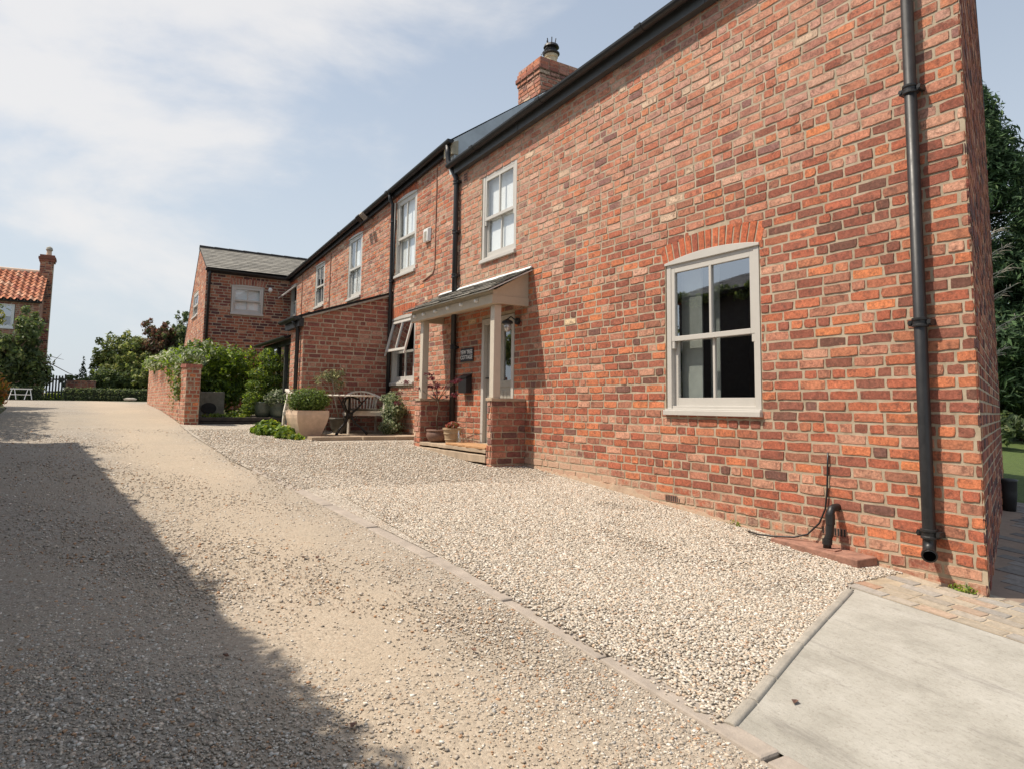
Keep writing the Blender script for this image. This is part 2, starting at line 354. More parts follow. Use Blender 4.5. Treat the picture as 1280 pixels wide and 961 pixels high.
PAL_BROWN = [((0.347, 0.122, 0.077), 6), ((0.27, 0.103, 0.07), 5), ((0.425, 0.154, 0.088), 4), ((0.181, 0.084, 0.061), 1.125), ((0.49, 0.193, 0.106), 2)]
PAL_SOFT = [((.36, .145, .10), 6), ((.31, .115, .08), 6), ((.42, .19, .13), 4), ((.24, .09, .075), 3), ((.46, .25, .18), 1)]
def pick(pal, rnd):
    tot = sum(w_ for _, w_ in pal); q = rnd.random()*tot
    for c_, w_ in pal:
        q -= w_
        if q <= 0: break
    k = .88+.24*rnd.random()
    return tuple(x*k for x in c_)
def one_brick(mb, P, a0, a1, b0l, b0r, b1l, b1r, d, rnd, col, jit=.0035, bev=.005):
    """irregular brick face standing d proud of the mortar; P maps (a, b, c) to the world"""
    def bl(s_, t_): return a0+(a1-a0)*s_, (b0l+(b0r-b0l)*s_)*(1-t_)+(b1l+(b1r-b1l)*s_)*t_
    fr = [(0, 0), (.33, 0), (.66, 0), (1, 0), (1, .5), (1, 1), (.66, 1), (.33, 1), (0, 1), (0, .5)]
    ca, cb_ = bl(.5, .5); base = []; top = []
    tl = rnd.uniform(-.004, .004)*jit/.0035; tv = rnd.uniform(-.003, .003)*jit/.0035
    for s_, t_ in fr:
        a, b = bl(s_, t_); a += rnd.uniform(-jit, jit); b += rnd.uniform(-jit, jit)
        corner = s_ in (0, 1) and t_ in (0, 1)
        if corner: a += (ca-a)/abs(ca-a)*.004*rnd.random(); b += (cb_-b)/(abs(cb_-b)+1e-9)*.004*rnd.random()
        base.append(P(a, b, -.012))
        ia = min(bev, abs(ca-a)*.4); ib = min(bev, abs(cb_-b)*.4)
        top.append(P(a+(ca-a)/(abs(ca-a)+1e-9)*ia*(1 if abs(ca-a) > .01 else 0), b+(cb_-b)/(abs(cb_-b)+1e-9)*ib*(1 if abs(cb_-b) > .01 else 0), max(.0016, d+.45*tl*(s_-.5)+.35*tv*(t_-.5))))
    n = len(fr); dd = np.array(top).mean(0); inner = []
    k_ = np.clip(.016/max(.02, abs(a1-a0)*.5), .08, .5)
    for q in top:
        q = np.array(q); inner.append(tuple(q+(dd-q)*(.30+rnd.uniform(-.12, .12))))
    ec = (col[0]*.93, col[1]*.93, col[2]*.93, col[3]+.13); sc_ = (*col[:3], col[3]+.34)
    fs = [tuple(range(2*n, 3*n))]; cs = [col]
    for i in range(n):
        j = (i+1) % n
        fs.append((n+i, n+j, 2*n+j, 2*n+i)); cs.append([ec, ec, col, col])
        fs.append((i, j, n+j, n+i)); cs.append([sc_, sc_, ec, ec])
    b_ = len(mb.v); mb.v.extend([tuple(map(float, q)) for q in base+top+inner]); mb.f.extend([tuple(b_+i for i in f) for f in fs]); mb.c.extend(cs); mb.usec = True
def brickwall(name, parent, o, u, v, n, U, bot, top, holes=(), pal=PAL_RED, palf=None, smf=None, ch=.0860, bl=.235, jt=.011, proud=.0038, seed=1, mat=None, mortar=None, flip=False, jit=.0035, backing=True, simple_b=False, revd=.11):
    """holes: dict(a0,a1,b0,b1[,rise]) ; rise = brick arch over the opening, thickness .19"""
    rnd = random.Random(seed); o, u, v, n = [np.array(q, float) for q in (o, u, v, n)]
    P = lambda a, b, c: tuple(o+u*a+v*b+n*c)
    if np.dot(np.cross(u, v), n) < 0: pass
    mb = MB(); mat = mat or M_BRICK; mortar = mortar or M_MORTAR
    bmin = min(bot(a) for a in np.linspace(0, U, 30)); bmax = max(top(a) for a in np.linspace(0, U, 60))
    r0 = math.floor((bmin)/ch); r1 = math.ceil(bmax/ch)
    def blocked(zc):
        iv = []
        for h in holes:
            if h['b0']-.02 < zc < h['b1']: iv.append((h['a0'], h['a1']))
            elif h.get('rise') is not None and h['b1'] <= zc < h['b1']+h['rise']+h.get('th', .2):
                c_ = (h['a0']+h['a1'])/2; hw = (h['a1']-h['a0'])/2; top_mid = h['b1']+h['rise']+h.get('th', .2); top_end = h['b1']+h.get('th', .2)
                if zc < top_end: iv.append((h['a0']-.03, h['a1']+.03))
                else:
                    q = math.sqrt(max(0, 1-(zc-top_end)/(top_mid-top_end+1e-6))); iv.append((c_-hw*q, c_+hw*q))
            elif h.get('rise') is None and h['b1'] <= zc < h['b1']: pass
        return iv
    for r in range(r0, r1+1):
        z0 = r*ch+jt/2; z1 = (r+1)*ch-jt/2; zc = (z0+z1)/2
        iv = blocked(zc); a = -rnd.uniform(0, .12) - (bl+jt)*.5*(r % 2)
        headers = (r % 5 == 3)
        while a < U:
            L = (bl*.475 if headers and rnd.random() < .8 else (bl*.475 if rnd.random() < .10 else bl))*rnd.uniform(.955, 1.03)
            a0, a1 = a, a+L; a = a1+jt*rnd.uniform(.8, 1.3)
            a0 = max(a0, 0.0); a1 = min(a1, U)
            segs = [(a0, a1)]
            for (h0, h1) in iv:
                ns = []
                for s0, s1 in segs:
                    if s1 <= h0 or s0 >= h1: ns.append((s0, s1)); continue
                    if s0 < h0: ns.append((s0, h0-.003))
                    if s1 > h1: ns.append((h1+.003, s1))
                segs = ns
            for s0, s1 in segs:
                if s1-s0 < .025: continue
                bl0, br0 = max(z0, bot(s0)-.25), max(z0, bot(s1)-.25); bl1, br1 = min(z1, top(s0)), min(z1, top(s1))
                if bl1-bl0 < .012 and br1-br0 < .012: continue
                if bl1 < bl0+.006: bl1 = bl0+.006
                if br1 < br0+.006: br1 = br0+.006
                if z1 < min(bot(s0), bot(s1))-.2: continue
                pp = palf(s0, zc, rnd) if palf else pal
                sm = smf(s0, zc) if smf else 0.0
                col = (*pick(pp, rnd), sm+rnd.uniform(-.05, .05))
                one_brick(mb, P, s0, s1, bl0, br0, bl1, br1, proud+rnd.uniform(-.003, .004)*jit/.0035, rnd, col, jit=jit)
    # arches of soldier bricks
    for h in holes:
        if h.get('rise') is None: continue
        w_ = h['a1']-h['a0']+.06; c_ = (h['a0']+h['a1'])/2; nb = int(round(w_/.082)); th = h.get('th', .2)
        for i in range(nb):
            q0 = -1+2*i/nb; q1 = -1+2*(i+1)/nb
            def pt(q, outer):
                z = h['b1']+h['rise']*(1-q*q); x = c_+q*w_/2
                if outer: z += th; x += q*w_*.045
                return x, z
            g_ = .008/w_*2
            A, B, C_, D = pt(q0+g_, 0), pt(q1-g_, 0), pt(q1-g_, 1), pt(q0+g_, 1)
            cc_ = pick([((.52, .15, .07), 5), ((.46, .125, .06), 3), ((.34, .10, .06), 1.5)] if pal is not PAL_DARK else PAL_SOFT, rnd)
            ring = []
            for (s_, e_) in ((A, B), (B, C_), (C_, D), (D, A)):
                ring.append(s_); ring.append(((s_[0]+e_[0])/2+rnd.uniform(-.002, .002), (s_[1]+e_[1])/2+rnd.uniform(-.002, .002)))
            cx_ = sum(q[0] for q in ring)/8; cz_ = sum(q[1] for q in ring)/8
            d = proud+rnd.uniform(0, .004)
            vs = [P(x_, z_, -.012) for x_, z_ in ring]+[P(x_+(cx_-x_)*.06, z_+(cz_-z_)*.06, d) for x_, z_ in ring]
            mb.add(vs, [tuple(range(8, 16))]+[(k, (k+1) % 8, 8+(k+1) % 8, 8+k) for k in range(8)], (*cc_, -.35))
    w1 = mb.build(name, mat, parent)
    if backing:
        bk = MB(); cuts = {0.0, U}
        for h in holes: cuts.add(max(0, h['a0'])); cuts.add(min(U, h['a1']))
        for q in np.linspace(0, U, max(2, int(U/.5))): cuts.add(float(q))
        for q in (top.knots if hasattr(top, 'knots') else []): cuts.add(q)
        cs_ = sorted(cuts)
        for a0, a1 in zip(cs_[:-1], cs_[1:]):
            if a1-a0 < 1e-5: continue
            am = (a0+a1)/2; seg = [(bot(a0)-.35, bot(a1)-.35)]
            hs = sorted([h for h in holes if h['a0'] <= am <= h['a1']], key=lambda h: h['b0'])
            lo = (bot(a0)-.35, bot(a1)-.35)
            for h in hs:
                bk.add([P(a0, lo[0], 0), P(a1, lo[1], 0), P(a1, h['b0'], 0), P(a0, h['b0'], 0)], [(0, 1, 2, 3)]); lo = (h['b1'], h['b1'])
            bk.add([P(a0, lo[0], 0), P(a1, lo[1], 0), P(a1, top(a1), 0), P(a0, top(a0), 0)], [(0, 1, 2, 3)])
        for h in holes:
            for (p0, p1) in (((h['a0'], h['b0']), (h['a1'], h['b0'])), ((h['a1'], h['b0']), (h['a1'], h['b1'])), ((h['a1'], h['b1']), (h['a0'], h['b1'])), ((h['a0'], h['b1']), (h['a0'], h['b0']))):
                bk.add([P(*p0, 0), P(*p1, 0), P(*p1, -revd), P(*p0, -revd)], [(0, 1, 2, 3)])
        bk.build('mortar_joints', mortar, w1)
    return w1

def sash_window(house, o, u, n, a0, a1, b0, b1, rise=0.0, frame=M_FRAME, blind=None, blind_low=False, pane_mat=None, bars=True, upper_open=0.0, sill_out=.045, tilt_lean=0, dark_room=True, glass_lo=None, z=(0, 0, 1)):
    """sliding sash window as a part of its house: frame > sash, pane, sill, blind"""
    o, u, n, z = [np.array(q, float) for q in (o, u, n, z)]
    fb = MB(); B = lambda m_, x0, x1, y0, y1, c0, c1: m_.obox(o, u, z, n, x0, x1, y0, y1, c0, c1)
    fw_ = .065; f0, f1 = -.10, -.004
    B(fb, a0+.004, a0+fw_, b0, b1, f0, f1); B(fb, a1-fw_, a1-.004, b0, b1, f0, f1); B(fb, a0+fw_, a1-fw_, b0, b0+.05, f0, f1-.01)
    B(fb, a0+fw_, a1-fw_, b1-.05, b1, f0, f1-.004)
    if rise:
        k = 16; c_ = (a0+a1)/2; hw = (a1-a0)/2+.012; P = lambda a, b, c: tuple(o+u*a+z*b+n*c)
        rg_ = [(c_-hw, b1-.012), (c_+hw, b1-.012)]+[(c_+hw*(1-2*i/k), b1+.012+rise*(1-(1-2*i/k)**2)) for i in range(k+1)]
        fb.hexa([P(a, b, -.03) for a, b in rg_], [P(a, b, .014) for a, b in rg_])
    W_ = fb.build('window', frame, house, bevel=.003)
    sb = MB(); B(sb, a0-.015, a1+.015, b0-.045, b0+.004, -.06, sill_out); B(sb, a0-.005, a1+.005, b0-.006, b0+.02, -.06, sill_out-.02)
    sb.build('sill', frame, W_, bevel=.004)
    mid = b0+(b1-b0)*.485
    def sash(y0, y1, c, openu, isup):
        s_ = MB(); st = .048; x0, x1 = a0+fw_, a1-fw_
        zz = z; off = 0
        if openu:
            ang = openu; zz = z*math.cos(ang)-n*math.sin(ang)     # hung at its head, foot swung out
            oo = o+z*(y1)+n*(c+.03); y0_, y1_ = -(y1-y0), 0
            nn = n*math.cos(ang)+z*math.sin(ang); c = 0
        else: oo = o; y0_, y1_ = y0, y1; nn = n
        bb = lambda m_, p0, p1, q0, q1, r0, r1: m_.obox(oo, u, zz, nn, p0, p1, q0, q1, r0, r1)
        bb(s_, x0, x0+st, y0_, y1_, c, c+.035); bb(s_, x1-st, x1, y0_, y1_, c, c+.035)
        rb = .05 if isup else .085
        bb(s_, x0+st, x1-st, y0_, y0_+rb, c, c+.035); bb(s_, x0+st, x1-st, y1_-st, y1_, c, c+.035)
        if bars: xm = (x0+x1)/2; bb(s_, xm-.014, xm+.014, y0_+rb, y1_-st, c+.006, c+.035)
        if isup:
            for hx in (x0+.004, x1-st+.01): bb(s_, hx, hx+.034, y0_-.075, y0_-.001, c+.003, c+.032)
        s_.build('sash', frame, W_, bevel=.0025)
        g_ = MB(); P = lambda a, b: tuple(oo+u*a+zz*b+nn*(c+.014))
        g_.add([P(x0+st-.004, y0_+rb-.004), P(x1-st+.004, y0_+rb-.004), P(x1-st+.004, y1_-st+.004), P(x0+st-.004, y1_-st+.004)], [(0, 1, 2, 3) if np.dot(np.cross(u, zz), nn) > 0 else (3, 2, 1, 0)])
        g_.build('pane', (M_GLASSB if blind else (M_GLASSU if isup else (glass_lo or M_GLASS))), W_)
    sash(mid-.03, b1-.05, -.045, upper_open, True); sash(b0+.045, mid+.02, -.088, 0, False)
    if blind:
        k = MB(); t_ = mid if blind_low else b1
        B(k, a0+.03, a1-.03, b0, t_, -.115, -.108); k.build('blind', blind, W_)
    # recess behind the glass: reveals and back wall, room shade painted near-black
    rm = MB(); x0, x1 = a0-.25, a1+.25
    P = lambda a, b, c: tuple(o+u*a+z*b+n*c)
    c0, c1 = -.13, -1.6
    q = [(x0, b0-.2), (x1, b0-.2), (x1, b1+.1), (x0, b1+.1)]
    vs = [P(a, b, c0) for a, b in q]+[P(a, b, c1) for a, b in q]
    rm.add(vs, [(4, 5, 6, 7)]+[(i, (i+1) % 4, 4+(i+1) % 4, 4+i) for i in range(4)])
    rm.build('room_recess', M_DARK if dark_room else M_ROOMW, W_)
    return W_

def slates(name, parent, o, u, v, n, U, V, mat, tw=.25, th=.2, seed=3, wob=.004, top=None):
    """overlapping slates on the plane o + u*a + v*b (b up the slope)"""
    rnd = random.Random(seed); mb = MB(); o, u, v, n = [np.array(q, float) for q in (o, u, v, n)]
    P = lambda a, b, c: tuple(o+u*a+v*b+n*c)
    rows = int(math.ceil(V/th))
    for r in range(rows):
        b0 = r*th; b1 = min(V, (r+1)*th+.03); a = -(tw/2)*(r % 2)
        while a < U:
            a0, a1 = max(0, a), min(U, a+tw-.004); a += tw
            if a1-a0 < .02: continue
            k = .75+.5*rnd.random(); h = .016+rnd.uniform(0, wob); e = rnd.uniform(-.004, .004)
            vs = [P(a0, b0+e, h-.007), P(a1, b0+e, h-.007), P(a1, b0+e, h), P(a0, b0+e, h), P(a1, b1, .004), P(a0, b1, .004)]
            mb.add(vs, [(0, 1, 2, 3), (3, 2, 4, 5), (0, 3, 5), (1, 4, 2)], (k, k, k*.98, 1))
    r_ = mb.build(name, mat, parent)
    return r_
def roofslab(parent, name, quad, th, mat):
    q = [np.array(p_, float) for p_ in quad]; n = np.cross(q[1]-q[0], q[3]-q[0]); n /= np.linalg.norm(n)
    if n[2] < 0: n = -n
    mb = MB(); mb.hexa([tuple(p_-n*th) for p_ in q], [tuple(p_) for p_ in q]); return mb.build(name, mat, parent)

# ------------------------------------------------------------------ foliage
def leafcloud(mb, blobs, n, size, pal, seed=1, shell=.55, droop=0.0, up=.35, asp=.55):
    """leaf-sized faces spread through blobs (cx,cy,cz,rx,ry,rz); the colour changes by leaf and by blob"""
    rg = np.random.default_rng(seed); vol = np.array([b[3]*b[4]+b[4]*b[5]+b[3]*b[5] for b in blobs]); vol = vol/vol.sum()
    for bi, b in enumerate(blobs):
        k = max(4, int(n*vol[bi])); d = rg.normal(size=(k, 3)); d /= np.linalg.norm(d, axis=1)[:, None]
        rad = shell+(1-shell)*rg.random(k)**.6; rad *= 1+.12*rg.normal(size=k)
        c = np.array(b[:3])+d*rad[:, None]*np.array(b[3:6])
        nn = d+rg.normal(size=(k, 3))*.65+np.array([0, 0, up]); nn /= np.linalg.norm(nn, axis=1)[:, None]
        a = np.cross(nn, rg.normal(size=(k, 3))); a[:, 2] -= droop; a -= nn*(a*nn).sum(1)[:, None]; a /= np.linalg.norm(a, axis=1)[:, None]; e = np.cross(nn, a)
        s = size*(.6+.8*rg.random(k)); tint = .82+.36*rg.random()
        pi = rg.choice(len(pal), k, p=np.array([q[1] for q in pal])/sum(q[1] for q in pal))
        br = tint*(.75+.5*rg.random(k))
        for j in range(k):
            C_, A_, E_, S_ = c[j], a[j]*s[j], e[j]*s[j]*asp, s[j]
            col = pal[pi[j]][0]; fold = nn[j]*s[j]*.12
            mb.add([C_-A_, C_-E_*.8-A_*.1+fold, C_+A_, C_+E_*.8-A_*.1+fold], [(0, 1, 2), (0, 2, 3)], (col[0]*br[j], col[1]*br[j], col[2]*br[j], 1))
G_LAUREL = [((0.112, 0.176, 0.024), 5), ((0.072, 0.12, 0.018), 4), ((0.192, 0.264, 0.04), 3), ((0.036, 0.064, 0.013), 2.5)]
G_DARK = [((0.062, 0.094, 0.035), 5), ((0.1, 0.131, 0.053), 4), ((0.037, 0.06, 0.025), 3), ((0.163, 0.188, 0.075), 1.8)]
G_BOX = [((.075, .12, .025), 5), ((.12, .175, .04), 4), ((.03, .05, .012), 3), ((.14, .19, .05), 1.2)]
G_VAR = [((0.161, 0.207, 0.103), 4), ((0.299, 0.333, 0.207), 3), ((0.057, 0.086, 0.04), 3), ((0.391, 0.414, 0.31), 1.5)]
G_OLIVE = [((0.208, 0.234, 0.117), 4), ((0.312, 0.325, 0.182), 3), ((0.117, 0.143, 0.065), 3), ((0.416, 0.351, 0.195), 1)]
G_LIME = [((.20, .28, .04), 4), ((.11, .18, .03), 4), ((.06, .10, .02), 2), ((.30, .32, .05), 1)]
G_RED = [((0.155, 0.081, 0.052), 5), ((0.111, 0.073, 0.046), 4), ((0.221, 0.146, 0.078), 2), ((0.088, 0.139, 0.052), 3)]
G_MAPLE = [((.09, .02, .028), 5), ((.14, .035, .035), 4), ((.05, .014, .02), 3)]
G_TREE = [((0.125, 0.169, 0.05), 5), ((0.2, 0.237, 0.075), 4), ((0.069, 0.094, 0.035), 3), ((0.325, 0.325, 0.125), 2)]
G_CON = [((0.048, 0.087, 0.039), 5), ((0.075, 0.128, 0.053), 3), ((0.026, 0.05, 0.024), 4), ((0.128, 0.18, 0.075), 1)]
def sprigs(cx, cy, cz, rx, ry, rz, n, br, seed):
    rg = random.Random(seed); out = []
    while len(out) < n:
        d = Vector((rg.gauss(0, 1), rg.gauss(0, 1), rg.gauss(0, 1))).normalized()
        if d.z < -.2: continue
        k = rg.uniform(.9, 1.2); r_ = br*rg.uniform(.5, 1.2); out.append((cx+d.x*rx*k, cy+d.y*ry*k, cz+d.z*rz*k, r_, r_, r_*1.2))
    return out
def blobs_on(cx, cy, cz, rx, ry, rz, n, br, seed, lo=-.6):
    rg = random.Random(seed); out = []
    while len(out) < n:
        d = Vector((rg.gauss(0, 1), rg.gauss(0, 1), rg.gauss(0, 1))).normalized()
        if d.z < lo: continue
        k = rg.uniform(.35, .85); r_ = br*rg.uniform(.6, 1.25)
        out.append((cx+d.x*rx*k, cy+d.y*ry*k, cz+d.z*rz*k, r_, r_, r_*.85))
    return out
def plant(name, cat, label, base, blobs, n, size, pal, stems=None, part='foliage', mat=None, group=None, seed=1, stem_mat=None, stem_name='stem', **kw):
    e = empty(name, base, label, cat, group); mb = MB(); leafcloud(mb, blobs, n, size, pal, seed, **kw); mb.build(part, mat or M_LEAF, e)
    if stems:
        s_ = MB()
        for pts, r0, r1 in stems:
            k = len(pts); s_.tube(pts, [r0+(r1-r0)*i/(k-1) for i in range(k)], 7)
        s_.build(stem_name, stem_mat or M_BARK, e, smooth=True)
    return e
def limbs(base, blobs, r0, seed=1, split=.4, every=1, lean=(0, 0)):
    rg = random.Random(seed); bz = Vector(base); top = Vector((np.mean([b[0] for b in blobs]), np.mean([b[1] for b in blobs]), np.mean([b[2] for b in blobs])))
    ts = [bz, bz.lerp(top, .35)+Vector((rg.uniform(-.05, .05), rg.uniform(-.05, .05), 0)), bz.lerp(top, .7), top]
    out = [(ts, r0, r0*.35)]
    for b in blobs[::every]:
        s_ = bz.lerp(top, rg.uniform(split, .95)); e_ = Vector(b[:3]); m_ = s_.lerp(e_, .5)+Vector((rg.uniform(-.1, .1), rg.uniform(-.1, .1), .05))*(e_-s_).length
        out.append(([s_, m_, e_], r0*.3, r0*.06))
    return out
def vnoise(x, y, s, seed=0):
    rg = np.random.default_rng(seed); g = rg.random((128, 128)); xi, yi = x*s+60, y*s+60; i0, j0 = np.floor(xi).astype(int) % 127, np.floor(yi).astype(int) % 127; fx, fy = xi-np.floor(xi), yi-np.floor(yi)
    fx = fx*fx*(3-2*fx); fy = fy*fy*(3-2*fy)
    return (g[i0, j0]*(1-fx)+g[i0+1, j0]*fx)*(1-fy)+(g[i0, j0+1]*(1-fx)+g[i0+1, j0+1]*fx)*fy
#==STRUCTURE==
# ------------------------------------------------------------------ ground and surfaces
def sheet(name, xl, xr, y0, y1, off, mat, ny=60, nx=8, parent=None, wob=0.0, seed=0):
    """strip following the terrain between the edges xl(y) and xr(y)"""
    ys = np.linspace(y0, y1, ny+1); vs = []; rg = random.Random(seed)
    for y in ys:
        a, b = xl(y), xr(y)
        for i in range(nx+1):
            x = a+(b-a)*i/nx; zz = gz(y)+off+(wob*math.sin(x*2.1+y*1.3)*math.sin(y*.9+x*.6) if wob and 0 < i < nx else 0)
            vs.append((x, y, zz))
    fs = [(j*(nx+1)+i, j*(nx+1)+i+1, (j+1)*(nx+1)+i+1, (j+1)*(nx+1)+i) for j in range(ny) for i in range(nx)]
    me = bpy.data.meshes.new(name); me.from_pydata(vs, [], fs); me.materials.append(mat)
    me.polygons.foreach_set('use_smooth', [True]*len(me.polygons))
    o_ = bpy.data.objects.new(name, me); COL.objects.link(o_); o_['kind'] = 'structure'; return o_
gy = [-40, -12, -10]+[i for i in range(-8, 42, 1)]+[60, 100, 200, 400, 900]
gx = [-900, -300, -100, -40, -20, -10, -6, -3, 0, 3, 6, 10, 20, 40, 100, 300, 900]
me = bpy.data.meshes.new('ground'); me.from_pydata([(x, y, gz(y)-.02) for y in gy for x in gx], [], [(j*len(gx)+i, j*len(gx)+i+1, (j+1)*len(gx)+i+1, (j+1)*len(gx)+i) for j in range(len(gy)-1) for i in range(len(gx)-1)])
me.materials.append(M_EARTH); gr = bpy.data.objects.new('ground', me); COL.objects.link(gr); gr['kind'] = 'structure'
def pl(pts):
    xs_, ys_ = zip(*pts); return lambda q: float(np.interp(q, xs_, ys_))
kerbx = pl([(-6, 2.16), (2, 2.14), (3.4, 2.11), (4.6, 2.04), (6.4, 1.85), (9, 1.6), (12.35, 1.48), (14.6, 1.5), (25, 1.54), (26, 3), (34, 4.0)])
lane_l = pl([(-8, -.9), (0, -1.25), (12, -2.1), (16, -1.55), (20, -1.7), (24, -2.2), (29, -6), (33, -8)])
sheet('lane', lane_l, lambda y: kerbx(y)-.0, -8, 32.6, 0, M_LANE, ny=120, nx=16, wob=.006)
edx = pl([(1.91, 2.16), (2.014, 2.45), (2.125, 2.72), (2.316, 3.19), (2.50, 3.67), (2.75, 4.32), (2.83, 4.45)])
sheet('gravel_forecourt', lambda y: kerbx(y)+(.08 if y < 8.4 else -.03), lambda y: edx(y) if y < 2.83 else 5.12, 1.93, 14.7, .012, M_GRAVEL, ny=200, nx=14, wob=.003)
# concrete apron: from the curved edging down to the right
edge = [(2.27, 1.925), (2.45, 1.995), (2.72, 2.105), (3.19, 2.296), (3.67, 2.48), (4.0, 2.606), (4.32, 2.73)]
vs = []; fs = []; top_e = edge+[(4.40, 2.76)]
for (x, y) in top_e:
    for k in range(13):
        yy = y+( -6.0-y)*k/12; vs.append((x if x > 2.3 else kerbx(yy)+.085, yy, gz(yy)+.008))
ne = 13
fs = [(i*ne+k, i*ne+k+1, (i+1)*ne+k+1, (i+1)*ne+k) for i in range(len(top_e)-1) for k in range(12)]
mb = MB(); mb.v = vs; mb.f = fs; mb.c = [(1,)*4]*len(fs); mb.build('concrete_apron', M_CONC, kind='structure', smooth=True)
# side paving under the setts and lawn beyond
sheet('paving_bed', lambda y: 4.40, lambda y: 5.12, -6, 2.86, .010, M_MORTAR, ny=20, nx=4)
sheet('side_yard_bed', lambda y: 5.12, lambda y: 9.74, -6, 5.2, .012, M_MORTARD, ny=20, nx=4)
sheet('lawn', lambda y: 9.75, lambda y: 60, -14, 40, .014, M_GRASS, ny=54, nx=10)
def setts(name, cells, pal, L, Wd, seed, ang=0, z0=.02, kindlabel='structure', jt=.008):
    rnd = random.Random(seed); mb = MB(); x0, x1, y0, y1, test = cells
    r = 0; x = x0
    while x < x1:
        y = y0-(L*.5 if r % 2 else 0)-rnd.random()*.05
        while y < y1:
            l_ = L*rnd.uniform(.8, 1.15)
            if test(x+Wd/2, y+l_/2):
                P = lambda a, b, c: (x+a, y+b, gz(y+b)+z0+c)
                one_brick(mb, P, 0, Wd-jt, 0, 0, l_-jt, l_-jt, .004+rnd.uniform(-.002, .002), rnd, (*pick(pal, rnd), 0), jit=.003, bev=.006)
            y += l_
        x += Wd; r += 1
    return mb.build(name, M_SETT, kind=kindlabel)
PAL_SETT = [((0.377, 0.32, 0.246), 5), ((0.353, 0.307, 0.25), 4), ((0.377, 0.279, 0.205), 3), ((0.32, 0.291, 0.254), 3), ((0.369, 0.238, 0.164), 0.7)]
PAL_FLAG = [((.20, .185, .17), 5), ((.24, .22, .20), 4), ((.17, .155, .145), 3), ((.27, .23, .20), 2)]
setts('sett_path', (4.40, 5.13, -4.0, 2.80, lambda x, y: x > 4.44 and y < 2.86-(x-4.4)*.25), PAL_SETT, .23, .115, 5, z0=.010, jt=.005)
setts('side_yard_paving', (5.13, 9.7, -4, 5.1, lambda x, y: y < 2.16+(x-5.1)*.40), PAL_FLAG, .26, .16, 6, z0=.012, jt=.004)

# kerbs
def along(f, y0, y1, L, name, label_cb, mat, wdt=.10, top=.018, dep=.12, seed=1, cat='kerb', group='flush kerb stones along the lane'):
    rnd = random.Random(seed); y = y0; i = 0; obs = []
    while y < y1:
        l_ = L*rnd.uniform(.92, 1.06); ye = min(y1, y+l_); xa, xb = f(y), f(ye)
        tz = rnd.uniform(-.003, .004)
        bot = [(xa, y+.006, gz(y)-dep), (xa+wdt, y+.006, gz(y)-dep), (xb+wdt, ye-.006, gz(ye)-dep), (xb, ye-.006, gz(ye)-dep)]
        tp = [(xa+.006, y+.010, gz(y)+top+tz), (xa+wdt-.006, y+.010, gz(y)+top+tz), (xb+wdt-.006, ye-.010, gz(ye)+top+tz), (xb+.006, ye-.010, gz(ye)+top+tz)]
        m_ = MB(); m_.hexa(bot, tp); ob = m_.build('kerb_stone', mat, bevel=.012); recenter(ob, (xa, y, gz(y))); tag(ob, label_cb, cat, group); obs.append(ob)
        y = ye; i += 1
    return obs
along(lambda y: kerbx(y)-.02, -1.0, 8.5, .915, 'kerb_stone', 'worn pinkish kerb stone laid flush between lane and pale gravel', M_KERB, wdt=.125, top=.011)
# rounded edging between gravel and concrete
ed = [(2.20, 1.925), (2.45, 2.020), (2.72, 2.131), (3.19, 2.322), (3.67, 2.506), (4.0, 2.630), (4.32, 2.753)]
for i in range(len(ed)-1):
    (xa, ya), (xb, yb) = ed[i], ed[i+1]; d = Vector((xb-xa, yb-ya, 0)).normalized(); nn = Vector((-d.y, d.x, 0)); m_ = MB()
    prof = [(-.028, -.1), (-.028, .012), (-.020, .021), (0, .024), (.020, .021), (.028, .012), (.028, -.1)]
    A = [tuple(Vector((xa, ya, gz(ya)))+d*.004+nn*a+Vector((0, 0, b))) for a, b in prof]; B_ = [tuple(Vector((xb, yb, gz(yb)))-d*.004+nn*a+Vector((0, 0, b))) for a, b in prof]
    m_.hexa(A, B_); ob = m_.build('edging_stone', M_EDGE, bevel=.004); recenter(ob, (xa, ya, gz(ya))); tag(ob, 'grey rounded concrete edging piece curving between gravel and concrete', 'edging', 'edging pieces beside the concrete apron')

